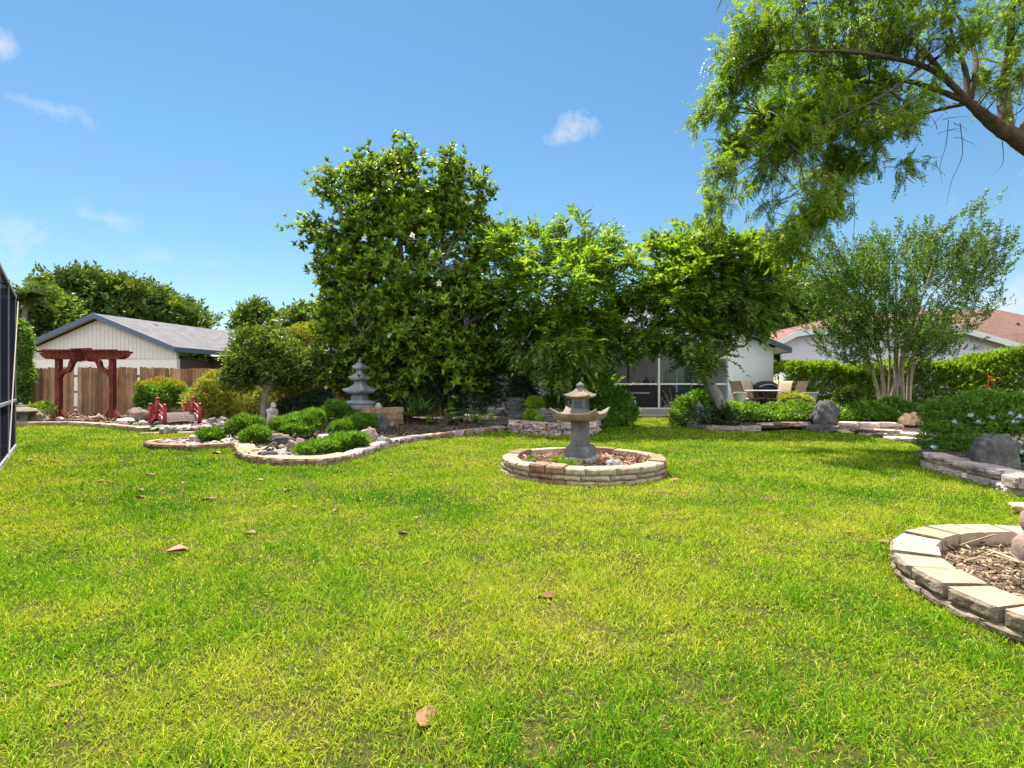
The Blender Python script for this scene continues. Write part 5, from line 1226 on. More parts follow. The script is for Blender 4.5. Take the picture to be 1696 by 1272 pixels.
rain('rain_tree', 'bushy bright green rain tree directly behind the large stone lantern', Y, EA, [[bA, A(934, 600, Y), A(940, 500, Y), A(960, 430, Y), A(982, 375, Y)], [A(935, 600, Y), A(900, 520, Y-.4), A(875, 440, Y)], [A(937, 560, Y), A(985, 490, Y-.2), A(1005, 420, Y)], [A(934, 620, Y), A(900, 590, Y-.6), A(870, 560, Y-.8)]], [.10, .05, .05, .04], 165)
Y = 15.0
EB = [ell(1165, 470, 92, 50, Y, 1.7), ell(1150, 414, 38, 30, Y, .8), ell(1163, 380, 13, 17, Y, .3), ell(1135, 396, 14, 10, Y, .3), ell(1196, 412, 14, 12, Y, .3), ell(1262, 442, 22, 12, Y, .35), ell(1100, 436, 30, 30, Y, .7), ell(1235, 470, 52, 48, Y, 1.0), ell(1275, 470, 26, 24, Y, .5), ell(1205, 430, 26, 22, Y, .5), ell(1115, 510, 60, 50, Y-.3, 1.2), ell(1212, 515, 60, 36, Y-.2, 1.2), ell(1150, 552, 48, 28, Y-.5, .9), ell(1084, 578, 20, 16, Y-.6, .4), ell(1060, 540, 34, 36, Y-.2, .7), ell(1236, 572, 24, 9, Y-.5, .35), ell(1150, 588, 34, 12, Y-.7, .5)]
bB = G(1203, 706, .05)
rain('rain_tree', 'leaning rain tree with a bare slanting trunk beside the small lantern', Y, EB, [[bB, A(1192, 668, 15.0), A(1172, 628, 15), A(1166, 590, 15), A(1178, 540, 15), A(1185, 490, 15), A(1160, 440, 15), A(1163, 385, 15)], [A(1167, 600, 15), A(1140, 540, 14.8), A(1110, 470, 15), A(1100, 430, 15)], [A(1180, 545, 15), A(1225, 500, 14.9), A(1255, 470, 15)], [A(1167, 610, 15), A(1120, 580, 14.5), A(1085, 575, 14.4)], [A(1168, 606, 15), A(1210, 580, 14.6), A(1235, 572, 14.5)]], [.20, .075, .07, .05, .05], 170, 70)

# multi-stemmed crape myrtle
def crape():
    Y = 16.5; b = V((A(1482, 0, Y).x, Y, 0))
    E = [ell(1490, 455, 112, 62, Y, 2.0), ell(1405, 470, 62, 66, Y, 1.3), ell(1580, 440, 66, 58, Y, 1.2), ell(1625, 412, 38, 28, Y, .8), ell(1650, 430, 22, 14, Y, .4), ell(1500, 410, 110, 18, Y, 1.3), ell(1480, 560, 96, 50, Y-.7, 1.5), ell(1470, 520, 80, 30, Y-.6, 1.2), ell(1580, 525, 52, 28, Y, 1.0), ell(1630, 505, 32, 12, Y, .4), ell(1400, 560, 50, 40, Y-.3, 1.0), ell(1368, 530, 34, 30, Y, .7), ell(1355, 420, 28, 28, Y, .6), ell(1545, 570, 50, 34, Y-.3, 1.0), ell(1600, 355, 24, 10, Y, .3), ell(1640, 345, 14, 4, Y, .15)]
    T_br = [sprig_t(8, .62, .26, s, 1.0) for s in (11, 12, 13)]
    def cr(cl):
        cs, us = subclumps(E, 540, .3)
        for c, u in zip(cs, us):      # sprays of small leaves along thin upward twigs
            k = 13; d = unit(np.array([[(c[0]-b.x)*.28, (c[1]-b.y)*.2, 1.0]])+rng.normal(size=(1, 3))*.35)[0]
            s = rng.uniform(-.45, .45, k); p = c+d*s[:, None]+rng.normal(size=(k, 3))*.07
            leaves_at(cl, T_br, p, np.tile(d, (k, 1)), .30, up=.2, outw=.7, rnd=.6, nup=.7, nrnd=.6)
        return cs
    st = []
    for i in range(11):
        a = -1+2*i/10+random.uniform(-.08, .08); tx = 1482+a*150+random.uniform(-12, 12); yy = Y+random.uniform(-1.1, 1.1)
        bx = 1480+a*20+random.uniform(-7, 7)
        st.append([V((A(bx, 0, Y).x, Y+random.uniform(-.25, .25), 0)), A(1482+a*36+random.uniform(-6, 6), 600, Y*.6+yy*.4), A(1482+a*84+random.uniform(-16, 16), 510, yy), A(tx, 425+abs(a)*25+random.uniform(-20, 20), yy)])
    tree('crape_myrtle', 'many-stemmed crape myrtle with small dark leaves in front of the hedge', b, st, M_barkp, [random.uniform(.035, .08) for _ in st], cr, L_crape, nb=190, br=(.016, .005), tipr=.14, seg=7, bw=.03)
crape()

# large feathery tree reaching in from the right
def mimosa():
    def q(px, py, dy=0.0): return A(px, py, 10.6+dy)
    b = V((q(1850, 0).x, 10.9, 0))
    tr = [[b, q(1850, 480, .3), q(1775, 310, .2), q(1700, 240), q(1655, 212), q(1622, 185), q(1600, 165)],
          [q(1668, 222), q(1664, 180, .1), q(1663, 135, .2), q(1672, 90, .2), q(1676, 20, .3), q(1690, -80, .4)],
          [q(1603, 168), q(1565, 130), q(1525, 108, -.1), q(1480, 97, -.2), q(1420, 87, -.4), q(1350, 84, -.5), q(1280, 88, -.6), q(1220, 115, -.7)],
          [q(1600, 168), q(1550, 148, .2), q(1500, 134, .3), q(1440, 136, .5), q(1390, 155, .6), q(1320, 180, .7), q(1260, 190, .8)],
          [q(1597, 172), q(1560, 180, .4), q(1510, 195, .8), q(1460, 225, 1.0), q(1420, 265, 1.1), q(1385, 320, 1.1), q(1350, 380, 1.0)],
          [q(1600, 165), q(1601, 130, .1), q(1592, 95, .1), q(1575, 50, 0), q(1560, -30, 0)], [q(1606, 164), q(1616, 120), q(1612, 80, .3), q(1590, 30, .5), q(1540, -40, .6)],
          [q(1575, 140), q(1530, 85, .4), q(1480, 50, .5), q(1420, 20, .7), q(1340, 5, .9), q(1250, 30, 1.0)], [q(1480, 134, .4), q(1400, 190, .2), q(1340, 220, -.2), q(1270, 260, -.3), q(1210, 300, -.4), q(1185, 350, -.4)],
          [q(1530, 108), q(1460, 160, -.6), q(1380, 200, -.9), q(1310, 240, -1.0)], [q(1690, 235), q(1720, 160, .5), q(1760, 60, .8), q(1800, -60, 1)]]
    R_ = [.27, .14, .062, .06, .045, .07, .07, .06, .02, .03, .12]
    C = [(1240, 108, 52, 45, 26), (1205, 140, 26, 36, 12), (1163, 182, 14, 14, 5), (1205, 190, 10, 24, 6), (1310, 110, 66, 42, 28), (1390, 110, 70, 40, 26), (1290, 190, 48, 40, 32), (1345, 180, 66, 50, 38), (1405, 195, 60, 44, 34), (1455, 145, 48, 40, 16), (1395, 250, 42, 28, 18), (1310, 232, 36, 26, 24), (1248, 215, 30, 24, 16), (1222, 243, 22, 18, 11), (1196, 282, 14, 24, 8), (1180, 330, 11, 22, 8), (1190, 368, 14, 12, 4), (1268, 290, 18, 22, 7), (1215, 326, 8, 6, 2), (1276, 340, 7, 12, 3),
         (1375, 292, 38, 32, 20), (1358, 335, 32, 32, 18), (1338, 372, 32, 28, 16), (1310, 395, 28, 20, 9), (1278, 395, 8, 16, 4), (1320, 415, 18, 14, 5), (1460, 210, 42, 24, 12), (1500, 185, 34, 24, 7), (1515, 272, 18, 5, 3), (1445, 270, 14, 14, 4), (1530, 160, 30, 30, 6),
         (1640, 110, 44, 36, 7), (1690, 130, 30, 40, 8), (1350, 55, 110, 34, 30), (1480, 50, 80, 40, 24), (1590, 60, 70, 30, 14), (1260, 55, 60, 34, 16), (1420, -20, 200, 50, 46), (1680, 40, 60, 60, 12), (1640, -40, 120, 60, 24), (1780, 60, 80, 90, 22), (1860, 200, 90, 90, 20), (1760, -90, 160, 60, 24)]
    pend = V((0, 0, -1))
    cs_all = []
    def cr(cl):
        for px, py, rx, ry, n in C:
            Yc = 10.6+random.uniform(-.8, 1.9); k = Yc/F
            cs, us = subclumps([(np.array(A(px, py, Yc)), np.array([rx*k, min(.9, .35+rx*k*.7), ry*k]))], max(2, int(n*1.7)), .1)
            cs_all.append(cs)
            for c in cs:
                m = 10; d = unit(np.array([[-.35, -.1, -.25]])+rng.normal(size=(1, 3))*.5)[0]
                s = rng.uniform(-.32, .32, m); p = c+d*s[:, None]+rng.normal(size=(m, 3))*.05
                leaves_at(cl, T_fine, p, np.tile(d, (m, 1)), .27, up=-.25, outw=.5, rnd=.75, nup=1.0, nout=.1, nrnd=.5)
        return np.concatenate(cs_all)
    def more(mb):
        for px, py, L in ((1571, 215, 1.1), (1590, 220, 1.5), (1660, 250, .5), (1412, 330, 1.0), (1193, 360, .6)):
            p = q(px, py); mb.tube(smooth_path([p+V((0, 0, .2)), p+V((random.uniform(-.06, .06), 0, -L*.3)), p+V((random.uniform(-.2, .1), .05, -L*.65)), p+V((random.uniform(-.25, .12), .05, -L))], 3), (.008, .002), 4, cap=False)
        for _ in range(46):      # fine bare twigs round the forks
            p = q(random.uniform(1500, 1696), random.uniform(60, 230), random.uniform(-.4, .4)); d = V((random.uniform(-1, 1), random.uniform(-.4, .4), random.uniform(-.8, .8)))
            mb.tube(curve_pts(p, p+d*random.uniform(.3, .9), .08, 4, .06), (.007, .002), 4, cap=False)
    t = tree('mimosa_tree', 'large feathery-leaved tree reaching in over the lawn from the right edge', b, tr, M_barkd, R_, cr, L_mim, nb=420, br=(.016, .004), tipr=.25, seg=9, bw=.05, pen=.3, maxl=1.3, more=more)
    cl = Cloud(); P = np.concatenate(cs_all); P = P[rng.choice(len(P), 34, replace=False)]
    P = np.repeat(P, 5, 0)+rng.normal(size=(170, 3))*.05; leaves_at(cl, [leaf_t(.5, .1, .1)], P, rdir(170), .07, up=-.3); o = cl.build('seed_pods', P_yellow, t); o['kind'] = 'stuff'; o.location = -b
mimosa()

# trees beyond the houses
def far_tree(label, px, top, w, base_py, Y, n=110, mat=None, name='oak_tree', seedling=0):
    h = base_py-top; E = [ell(px, top+h*.38, w*.45, h*.36, Y, w*.4*Y/F)]
    for i in range(6):
        a = random.uniform(0, 6.28); E.append(ell(px+math.cos(a)*w*.32, top+h*(.42-.24*abs(math.sin(a))*(1 if i % 2 else -.5)), w*.2, h*.18, Y+random.uniform(-1, 1), w*.18*Y/F))
    E.append(ell(px+random.uniform(-.15, .15)*w, top+h*.14, w*.16, h*.13, Y, w*.14*Y/F))
    k = Y/F; b = V((A(px, 0, Y).x, Y, 0))
    def cr(cl): return foliage(cl, T_sprig, E, n, 22, .12*w*k+.2, .9*Y/40, inner=.5, flat=.7, up=.5, nup=.8, nrnd=.8)
    return tree(name, label, b, [[b, V((b.x+.2, Y, (H-(base_py-636)*k)*.5+1)), A(px, top+h*.35, Y)]], M_barkg, .28, cr, mat or L_oak, 'trees beyond the houses', nb=26, br=(.09, .02))
far_tree('dark oak behind the pool enclosure at the left end of the row', 62, 478, 110, 650, 38, 110)
far_tree('tallest dark oak rising behind the left slope of the cream house', 118, 452, 110, 640, 42, 130)
far_tree('broad oak above the gable peak of the cream house', 190, 462, 120, 640, 44, 130)
far_tree('round-topped oak just right of the gable peak', 250, 480, 100, 640, 45, 110)
far_tree('low oak tapering down along the right roof slope', 300, 506, 76, 640, 46, 80)
far_tree('pointed dark tree above the second roof ridge', 428, 506, 64, 640, 48, 70)
far_tree('small tree far behind the roof ridge', 468, 524, 46, 640, 50, 45)
far_tree('green tree partly hidden by the magnolia on its left', 512, 508, 70, 650, 40, 80)
far_tree('dark dense tree between the white house and the lilac house', 1312, 468, 120, 660, 38, 150)
far_tree('dark tree behind the crape myrtle and the lilac house', 1400, 500, 110, 660, 44, 80)
def palm_like():
    Y = 34; b = V((A(34, 0, Y).x, Y, 0)); top = A(44, 496, Y)
    def cr(cl):
        n = 34; u = rdir(n); u[:, 2] = np.abs(u[:, 2])*.7+.05; u = unit(u)
        cl.add(frond_t(22, .05, .32, .65, 5), np.tile(np.array(top), (n, 1)), u, UP+u*.2, rng.uniform(1.3, 2.0, n)); return np.array([top])
    tree('palm_tree', 'shaggy palm with drooping fronds at the far left behind the enclosure', b, [[b, V((b.x+.1, Y, 4)), top]], M_barkg, .17, cr, L_palm, nb=0, tipr=.8)
palm_like()

# ------------------------------------------------------------------ shrubs and small plants
def topiary():
    Y = 15.6; b = V((A(437, 0, Y).x, Y, .05))
    E = [ell(440, 592, 58, 36, Y, 1.05), ell(410, 618, 36, 26, Y-.1, .7), ell(476, 606, 44, 34, Y, .9), ell(432, 566, 40, 20, Y, .7), ell(396, 634, 22, 16, Y-.2, .45), ell(488, 632, 26, 18, Y+.3, .5)]
    def cr(cl):
        for e, k in zip(E, (4200, 2300, 2600, 1300, 800, 800)):
            p, u = shell(e[0], e[1], int(k*.8), .45, -.6); p += rng.normal(size=p.shape)*.05; leaves_at(cl, T_sprig5, p, u, .17, up=.35, rnd=.9, nrnd=.9)
        return np.array([A(px, py, Y) for px, py in ((400, 600), (420, 585), (450, 575), (480, 590), (465, 610), (395, 620), (440, 600))])
    tree('topiary_tree', 'umbrella-shaped clipped tree with one curved grey trunk', b, [[b, A(437, 672, Y), A(442, 650, Y), A(452, 630, Y), A(450, 605, Y)]], M_barkg, .10, cr, L_topi, nb=14, br=(.04, .012), cat='tree', tipr=.6)
topiary()
Y = 17.6
bush('shrub', 'yellow-green twiggy shrub spreading behind the red bridge', 'shrub', [ell(350, 668, 40, 36, Y, .8), ell(392, 662, 44, 40, Y+.2, .9), ell(330, 678, 22, 24, Y-.2, .5), ell(362, 632, 26, 16, Y, .5)], L_ylw, 5200, .14, low=-.8, stems=14, up=.6)
bush('shrub', 'tall golden shrub with bare lower stems left of the magnolia', 'shrub', [ell(492, 580, 40, 36, Y, .8), ell(510, 560, 26, 24, Y, .6), ell(475, 620, 40, 40, Y-.1, .8), ell(505, 640, 30, 40, Y, .7), ell(455, 658, 30, 30, Y, .6)], L_ylw, 5600, .15, low=-.7, stems=22, stemr=.014, up=.5)
bush('shrub', 'low dark shrub under the golden shrub beside the statue', 'shrub', [ell(490, 676, 36, 16, 16.4, .5), ell(524, 668, 24, 22, 16.4, .5)], L_dark, 2400, .13, low=-.6)
def tips(t, base):
    e = ell(266, 640, 34, 12, 18.3, .6); p, u = shell(e[0], e[1], 260, .8, 0); cl = Cloud(); leaves_at(cl, T_sprig, p, u, .12, up=1.0); o = cl.build('new_growth', L_tip, t); o.location = -base
bush('shrub', 'rounded glossy shrub with orange new tips in front of the fence', 'shrub', [ell(266, 656, 36, 23, 18.3, .8), ell(248, 658, 18, 24, 18.2, .5), ell(286, 656, 16, 20, 18.3, .5)], L_green, 4200, .13, low=-.8, extra=tips)
bush('shrub', 'small lime-green plant beside the brown boulder left of the arbor', 'plant', [ell(70, 679, 14, 12, 16.4, .3), ell(54, 686, 8, 7, 16.3, .2)], L_lime, 420, .12, low=-.6, stems=3)
bush('vine', 'leafy vine climbing at the corner of the fence beside the pool enclosure', 'vine', [ell(30, 570, 14, 40, 19.0, .5), ell(34, 620, 12, 36, 18.9, .4), ell(26, 655, 14, 30, 18.8, .5)], L_cover, 2600, .18, low=-1, stems=8, stemr=.02)
bush('shrub', 'dark-leaved azalea mass to the right of the magnolia', 'shrub', [ell(775, 655, 42, 44, 16.0, .9), ell(840, 640, 44, 44, 16.3, .9), ell(720, 640, 40, 50, 16.0, .9), ell(868, 655, 28, 30, 16.2, .6), ell(660, 655, 30, 32, 15.9, .5)], L_dark, 11500, .13, low=-.8, stems=16, nrnd=.7)
def ju(label, E, n, size=.13, **kw):
    return bush('juniper', label, 'juniper', E, L_jun, int(n*1.25), size*.95, T_tuft, 'clipped junipers in the rock bed', low=-.45, inner=.45, stems=4, stemr=.016, up=.7, rnd=.6, **kw)
ju('tiered juniper at the left end of the rock bed, two rounded lobes', [ell(404, 708, 22, 17, 10.9, .30), ell(424, 726, 20, 16, 10.2, .28), ell(388, 716, 12, 10, 10.8, .2), ell(418, 706, 16, 12, 10.9, .26)], 2300)
ju('long low juniper pad in the middle of the rock bed', [ell(474, 707, 26, 14, 11.2, .32), ell(502, 702, 26, 15, 11.3, .32), ell(518, 694, 16, 14, 11.5, .28), ell(490, 714, 26, 10, 11.0, .28)], 2500)
ju('round juniper ball just left of the pagoda wall', [ell(556, 684, 22, 18, 13.0, .33), ell(572, 694, 14, 12, 13.0, .25)], 1700)
ju('dark spreading juniper in the shade below the pagoda wall', [ell(590, 705, 28, 12, 12.4, .3), ell(565, 712, 18, 12, 12.0, .25), ell(604, 698, 18, 10, 12.6, .3)], 1700)
ju('front juniper spilling over the block edging', [ell(565, 736, 24, 13, 9.2, .25), ell(590, 733, 18, 12, 9.3, .22), ell(540, 744, 20, 10, 8.9, .2), ell(510, 750, 18, 9, 8.6, .2), ell(522, 745, 14, 9, 8.7, .18)], 2600)
ju('single small juniper alone in the kerbed pebble bed', [ell(347, 725, 20, 9, 10.5, .25), ell(352, 721, 14, 8, 10.6, .2)], 900)
def balls(label, blobs, n, sz=.10):
    return bush('dwarf_shrub', label, 'clipped plant', blobs, L_lime, n, sz, T_tuft, 'dwarf clipped plants beside the waterfall', low=-.9, inner=.5, stems=6, stemr=.012)
balls('round dwarf clipped plant topmost beside the waterfall', [ell(886, 667, 15, 9, 14.6, .25)], 520)
balls('low dwarf clipped plant beside the waterfall, left of the small wall tree', [ell(880, 689, 11, 8, 14.0, .2)], 420)
balls('tiny bonsai-like plant growing at the foot of the low wall', [ell(897, 698, 9, 8, 13.2, .15), ell(904, 708, 9, 7, 13.1, .15)], 420)
bush('dwarf_shrub', 'feathery dwarf shrub behind the left corner of the lantern tray', 'clipped plant', [ell(918, 666, 18, 12, 15.2, .35)], L_jun, 700, .12, T_tuft, low=-.8)
bush('shrub', 'round leafy shrub behind the right side of the large lantern', 'shrub', [ell(1012, 672, 34, 26, 15.4, .75), ell(990, 662, 28, 20, 15.4, .6), ell(1032, 684, 22, 22, 15.2, .5), ell(1000, 690, 34, 16, 15.0, .5)], L_green, 5200, .14, low=-.85, stems=8)
def fern_fan(t, base): pass
bush('cycad', 'dark arching fern-like plant behind the round shrub', 'plant', [ell(990, 655, 26, 10, 15.9, .4)], L_green, 60, .75, T_frond, low=-.2, inner=.1, stems=0, up=.7)
# broad round leaves
def broad(label, px, py, n, Y, sp=.5, mat=None):
    b = A(px, py, Y); b.z = .06; t = thing('broad_leaf_plant', label, 'plant', b, 0, 'broad-leaved plants under the azaleas'); cl = Cloud(); mb = MB()
    tm = np.array([(0, 0, 0), (-.42, .1, .05), (-.5, .45, .08), (-.3, .85, .03), (0, 1, -.03), (.3, .85, .03), (.5, .45, .08), (.42, .1, .05), (0, .45, -.02)], float), [(8, i, i+1) for i in range(7)]+[(8, 7, 0)]
    for i in range(n):
        a = random.uniform(0, 6.28); rr = random.uniform(.1, sp); h = random.uniform(.12, .42); p = V((math.cos(a)*rr, math.sin(a)*rr*.6, h))
        cl.add(tm, np.array([p]), np.array([[math.cos(a), math.sin(a)-.3, -.15]]), np.array([[math.cos(a)*.2, -.5, 1]]), np.array([random.uniform(.15, .24)])); mb.tube([(0, 0, -.03), (p.x*.5, p.y*.5, h*.75), p], (.008, .005), 5, cap=False)
    cl.build('leaves', mat or L_cast, t); mb.build('stems', M_bark, t, True)
broad('clump of big round leaves below the magnolia', 735, 694, 16, 14.6)
broad('pale-leaved clump of round leaves at the bed edge', 766, 697, 15, 14.4)
broad('small bright clump of round leaves nearest the waterfall', 795, 700, 9, 14.3, .35, L_lime)
bush('grass_clump', 'strap-leaved tuft beside the pagoda wall', 'plant', [ell(690, 688, 22, 14, 14.8, .4)], L_cast, 150, .4, [leaf_t(.07, .02, .25)], low=0, inner=.0, stems=0, up=1.0)

# right-hand beds
bush('shrub', 'dense leafy shrub round the small grey lantern', 'shrub', [ell(1140, 682, 24, 22, 15.4, .5), ell(1182, 686, 26, 20, 15.4, .5), ell(1160, 664, 22, 14, 15.6, .5), ell(1118, 694, 8, 9, 15.0, .2)], L_green, 3400, .14, low=-.8)
bush('fern', 'pale fern at the foot of the leaning trunk', 'plant', [ell(1178, 702, 18, 6, 13.9, .2), ell(1210, 700, 16, 6, 13.9, .2)], L_dark, 60, .42, T_frond, low=0, inner=.1, stems=0, up=.3)
def cover():
    cl = Cloud(); rng2 = np.random.default_rng(5)
    a0, a1 = np.array([A(1206, 0, 16.1).x, 16.1]), np.array([A(1530, 0, 15.6).x, 15.6])
    n = 15000; s = rng2.random(n); w = rng2.uniform(-.75, 1.15, n); xy = a0+(a1-a0)*s[:, None]
    top = .44+.10*np.sin(s*23)+.08*np.sin(s*51+1)+.12*np.exp(-((s-.75)/.2)**2)
    z = top*np.sqrt(np.clip(1-((w-.2)/.97)**2, .02, 1))*rng2.uniform(.45, 1.03, n)**.6
    pts = np.column_stack([xy[:, 0]+rng2.normal(size=n)*.05, xy[:, 1]+w, z+.05])
    out = np.column_stack([np.zeros(n), (w-.2)*.9, np.ones(n)*.6]); leaves_at(cl, T_sprig, pts, unit(out), .17, up=.7, rnd=.7, nrnd=.6)
    o = cl.build('ground_cover', L_cover); tag(o, 'jasmine-like ground cover filling the bed along the patio', None, None, 'stuff')
cover()
bush('shrub', 'yellow-leaved shrub in front of the rightmost patio chair', 'shrub', [ell(1312, 664, 18, 10, 16.8, .4), ell(1328, 666, 12, 8, 16.8, .3)], L_ylw, 900, .15, low=-.4)
bush('shrub', 'bluish leafy plant in the ground cover left of the crape myrtle', 'shrub', [ell(1408, 656, 18, 12, 15.8, .4)], L_topi, 700, .15, low=-.4)
def hedge():
    cl = Cloud(); P = [V((10.2, 20.3, 0)), V((12.6, 18.6, 0)), V((14.6, 17.2, 0)), V((15.0, 15.6, 0)), V((18, 14.5, 0))]
    t = thing('hedge', 'long clipped yellow-green hedge between the patio and the lilac house', 'hedge', (12.6, 18.6, 0)); b = V((12.6, 18.6, 0))
    path = smooth_path([A(1288, 0, 20.4), A(1350, 0, 19.6), A(1430, 0, 19.2), A(1530, 0, 18.6), A(1600, 0, 17.4), A(1660, 0, 16.4), A(1740, 0, 15.6), A(1850, 0, 15.2)], 6)
    L = [0]
    for a, c in zip(path, path[1:]): L.append(L[-1]+math.hypot(c.x-a.x, c.y-a.y))
    n = 36000; s = rng.random(n)*L[-1]; px = np.interp(s, L, [p.x for p in path]); py = np.interp(s, L, [p.y for p in path]); u = s/L[-1]
    hgt = 1.88+.1*np.sin(s*1.9)+.05*np.sin(s*5)+.28*np.clip((u-.5)/.3, 0, 1)
    ang = rng.uniform(-.9, math.pi/2+.9, n)       # around the rounded cross-section: 0 = front face
    w = .75; dep = rng.random(n)**1.7*.3
    fy = -np.clip(np.cos(ang)*1.5, -1, 1)*(w-dep); fz = np.clip(.5+.62*np.sin(ang), 0, 1)*(hgt-dep*.6)
    pts = np.column_stack([px-fy*.5*0+rng.normal(size=n)*.06, py+fy+rng.normal(size=n)*.06, np.maximum(fz, .03)+rng.normal(size=n)*.05])
    out = np.column_stack([rng.normal(size=n)*.2, -np.cos(ang), np.sin(ang)]); leaves_at(cl, T_sprig, pts, unit(out), .17, up=.5, rnd=.6, nrnd=.6)
    o = cl.build('foliage', L_hedge, t); o.location = -b
    mb = MB()
    for i in range(40):
        q = path[int(i/40*(len(path)-1))]; mb.tube([(q.x+random.uniform(-.3, .3), q.y+random.uniform(-.3, .3), 0), (q.x+random.uniform(-.3, .3), q.y+random.uniform(-.4, .4), 1.4)], (.03, .012), 5, cap=False)
    o = mb.build('stems', M_bark, t, True); o.location = -b
hedge()
def blue(t, base):
    for i, (px, py, Y) in enumerate([(1643, 693, 8.35), (1690, 692, 8.2), (1675, 686, 8.5), (1622, 700, 8.4), (1547, 741, 8.2), (1688, 735, 7.3), (1692, 748, 7.1), (1675, 757, 7.1), (1661, 776, 7.0), (1690, 786, 6.7), (1665, 768, 6.9), (1608, 688, 8.6), (1580, 700, 8.5), (1682, 700, 8.1)]):
        c = A(px, py, Y-.05); fl = Cloud(); p, u = shell(np.array(c), np.array([.04, .035, .03]), 9, .4, 0); leaves_at(fl, [rosette_t(5, .6, 3, False, (.1, .3))], p, u, .035, up=.6); o = fl.build('blue_flower', P_blue, t); o.location = -base
bush('flowering_shrub', 'large leafy shrub with pale blue flower clusters in the raised right bed', 'shrub', [ell(1590, 700, 46, 42, 9.0, .55), ell(1640, 690, 50, 40, 9.0, .6), ell(1565, 730, 36, 34, 8.7, .4), ell(1690, 690, 44, 38, 8.9, .6), ell(1600, 745, 42, 26, 8.4, .35), ell(1560, 690, 26, 28, 9.0, .4), ell(1740, 690, 40, 40, 8.7, .5), ell(1625, 670, 40, 22, 9.2, .5)], L_green, 9000, .085, low=-.85, stems=14, zbase=.15, extra=blue)
bush('flowering_shrub', 'low blue-flowered shrub to the right of the big grey boulder', 'shrub', [ell(1694, 765, 18, 20, 7.25, .2), ell(1690, 785, 22, 12, 6.95, .2), ell(1730, 770, 26, 24, 7.2, .25)], L_green, 1900, .075, low=-.8, stems=6, zbase=.15)
def canna():
    b = A(1650, 655, 9.9); b.z = .15; t = thing('canna_plant', 'broad-leaved canna with orange flowers rising above the blue flowered shrub', 'plant', b); cl = Cloud(); mb = MB()
    for i in range(34):
        c = A(random.uniform(1612, 1690), 0, 9.9); z = random.uniform(.75, 1.02); a = random.uniform(0, 6.28)
        cl.add(leaf_t(.36, .1, .12, full=True), np.array([[c.x, 9.9+random.uniform(-.3, .3), z-.25]]), np.array([[math.cos(a)*.55, math.sin(a)*.4, 1]]), np.array([[math.cos(a), math.sin(a)-.6, .5]]), np.array([random.uniform(.28, .46)]))
    o = cl.build('leaves', L_lime, t); o.location = -b
    for px, py in ((1645, 627), (1636, 641)):
        q = A(px, py, 9.8); mb.tube([(q.x, q.y, .3), (q.x+.01, q.y, q.z-.05), q], (.012, .006), 6, cap=False)
        fl = Cloud(); p, u = shell(np.array(q), np.array([.06, .05, .05]), 14, .2, -1); leaves_at(fl, [leaf_t(.5, .1, .2)], p, u, .075 if py < 630 else .05, up=.4); o = fl.build('flower', P_orange, t); o.location = -b
    o = mb.build('stems', M_bark, t, True); o.location = -b
canna()
# plants inside the round lantern bed
bush('flower_clump', 'grey-green creeping plant in front of the large lantern', 'plant', [ell(940, 770, 14, 6, 6.75, .12), ell(925, 765, 10, 5, 6.9, .1), ell(950, 773, 8, 5, 6.7, .08)], L_cover, 420, .055, low=0, stems=0, zbase=.12)
bush('flower_clump', 'sparse silvery plant at the left of the round lantern bed', 'plant', [ell(882, 763, 8, 7, 7.0, .08), ell(872, 768, 8, 4, 6.9, .08)], L_topi, 150, .05, low=0, stems=4, stemr=.003, zbase=.12)
bush('flower_clump', 'small pink-flowered plant left of the lantern base', 'plant', [ell(922, 755, 5, 3, 7.35, .05)], P_pink, 26, .026, low=0, stems=2, stemr=.003, zbase=.12)
def straw_figure():
    c = G(1696, 935, .08); t = thing('stone_ornament', 'rounded mossy stone ornament standing in the near corner bed', 'garden ornament', c+V((.13, .04, 0)))
    mb = MB(); mb.lathe([(.11, -.02), (.125, .03), (.12, .12), (.085, .17), (.06, .185), (.075, .21), (.09, .25), (.08, .31), (.04, .34), (.005, .345)], 16)
    for i, v in enumerate(mb.v): q = V(v); mb.v[i] = q*(1+.10*noise.noise(q*14))
    mb.build('body', M_brownrock, t, True)
    rock('cap', None, (-.06, -.07, .02), (.09, .05, .12), 91, M_brownrock, parent=t, sub=3, rough=.15, sink=0)
straw_figure()

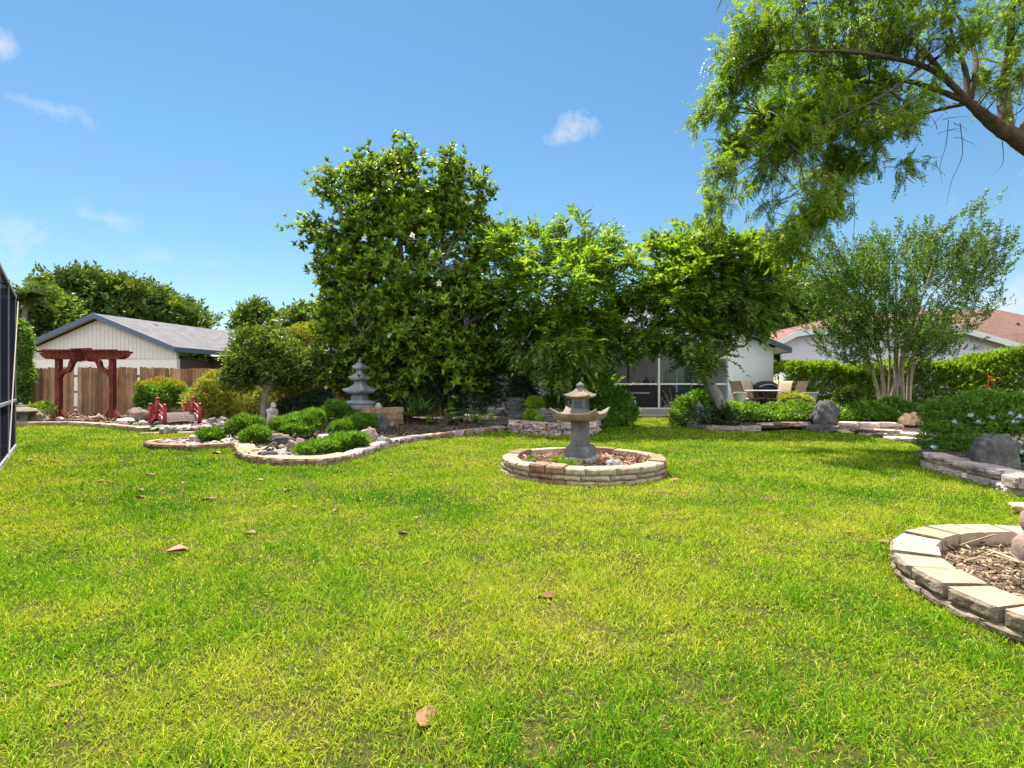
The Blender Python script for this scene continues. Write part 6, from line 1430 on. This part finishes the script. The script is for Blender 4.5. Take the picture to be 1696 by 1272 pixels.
# ------------------------------------------------------------------ fallen leaves on the lawn
def fallen():
    spots = [(316, 913, .17, .3, 'large curled brown magnolia leaf on the left of the lawn'), (402, 886, .11, .1, 'tan leaf lying right of the large curled brown leaf'), (137, 910, .09, 1.2, 'brown leaf on the grass left of the large curled one'), (127, 1130, .10, .4, 'folded brown leaf in the lower left of the lawn'), (712, 1172, .13, 1.45, 'long orange-brown leaf standing at the bottom of the lawn'), (922, 985, .13, .25, 'greyish-brown rolled leaf in the middle of the lawn'), (828, 934, .06, 1.0, 'small dark red leaf near the middle of the lawn'), (711, 933, .055, .5, 'small pinkish leaf near the middle of the lawn'), (658, 886, .10, -.3, 'dark brown leaf on the grass left of the centre'), (552, 848, .075, 1.2, 'tan oval leaf on the grass below the juniper bed'),
             (222, 806, .12, .2, 'pale brown leaf in a short line of three'), (226, 815, .11, -.2, 'middle leaf in a short line of three on the left lawn'), (224, 825, .10, .1, 'nearest leaf in a short line of three on the left lawn'), (257, 788, .13, 0, 'dark dry leaf between the enclosure and the juniper bed'), (331, 830, .11, .1, 'flat tan leaf left of its darker pair'), (359, 828, .11, .2, 'flat tan leaf right of its darker pair'), (740, 826, .09, .9, 'brown leaf on the lawn left of the round lantern bed'), (1252, 877, .055, .6, 'black shrivelled leaf on the right side of the lawn'), (1400, 884, .06, .2, 'reddish leaf left of the corner bed'), (772, 997, .04, .4, 'tiny bleached leaf scrap in the middle lawn'), (1455, 900, .10, .05, 'straw-coloured strip of dry leaf left of the corner bed'), (1108, 797, .14, .1, 'tan leaf against the right end of the round lantern bed'), (14, 764, .13, .3, 'pale leaf beside the foot of the pool enclosure'), (18, 744, .12, .6, 'tan leaf farther along the foot of the pool enclosure'), (366, 752, .16, .1, 'large tan leaf between the kerbed bed and the juniper bed'), (58, 763, .11, .7, 'dark leaf on the bright grass by the enclosure'), (96, 766, .12, .1, 'dark curled leaf near the enclosure'), (427, 780, .08, .2, 'small dark leaf just below the tan block corner'), (422, 796, .09, .0, 'pale leaf below the tan block corner'), (437, 796, .08, .3, 'brown leaf beside the pale one below the block corner')]
    tm = np.array([(0, 0, 0), (-.16, .22, .05), (-.2, .5, .09), (-.13, .8, .06), (0, 1, 0), (.13, .8, .06), (.2, .5, .09), (.16, .22, .05), (0, .25, .015), (0, .5, .02), (0, .78, .012)], float)
    tf = [(0, 8, 1), (1, 8, 9, 2), (2, 9, 10, 3), (3, 10, 4), (0, 7, 8), (7, 6, 9, 8), (6, 5, 10, 9), (5, 4, 10)]
    def one(px, py, L, rz, label, i):
        v = tm.copy(); v[:, 0] *= random.uniform(.9, 1.5); v[1:8, 2] += np.array([random.uniform(-.05, .05) for _ in range(7)]); tw = random.uniform(-.8, .8); an = tw*(v[:, 1]-.5); xx = v[:, 0].copy(); v[:, 0] = xx*np.cos(an); v[:, 2] += xx*np.sin(an); cu = random.uniform(.2, 1.9); v[:, 2] += cu*.25*(v[:, 1]-.5)**2*2; v[:, 2] += np.abs(v[:, 0])*random.uniform(-.2, 1.0); v *= L
        fl = [q for f in tf for q in f]; me = np_mesh('fallen_leaf', v, fl, [len(f) for f in tf], True)
        o = link_mesh('fallen_leaf', me, L_drydark if ('dark' in label or 'black' in label or 'greyish' in label) else L_dry)
        sm = o.modifiers.new('thickness', 'SOLIDIFY'); sm.thickness = .0015
        o.location = G(px, py, .014); o.rotation_euler = (random.uniform(-.12, .18), random.uniform(-.2, .2), rz-1.57 if random.random() < .5 else rz+1.57)
        tag(o, label, 'fallen leaf', 'dry leaves scattered on the lawn')
    for i, sp in enumerate(spots): one(*sp, i)
    r = random.Random(3); extra = [(80, 731), (150, 728), (170, 742), (60, 746), (72, 728), (196, 757), (206, 764), (264, 760), (344, 775), (340, 784), (344, 794), (258, 740), (226, 724), (510, 800), (470, 815), (650, 788), (760, 775), (700, 745), (720, 752), (780, 742), (868, 733), (745, 770), (790, 760), (905, 735), (690, 860), (600, 830), (480, 840), (240, 770), (110, 790), (300, 800), (560, 780), (160, 800)]
    for px, py in extra:
        if py > 726 and not (275 < px < 392 and py < 748): one(px, py, r.uniform(.05, .10), r.uniform(0, 3), 'small dry brown leaf on the far half of the lawn', 0)
fallen()
print('objects', len(bpy.data.objects))
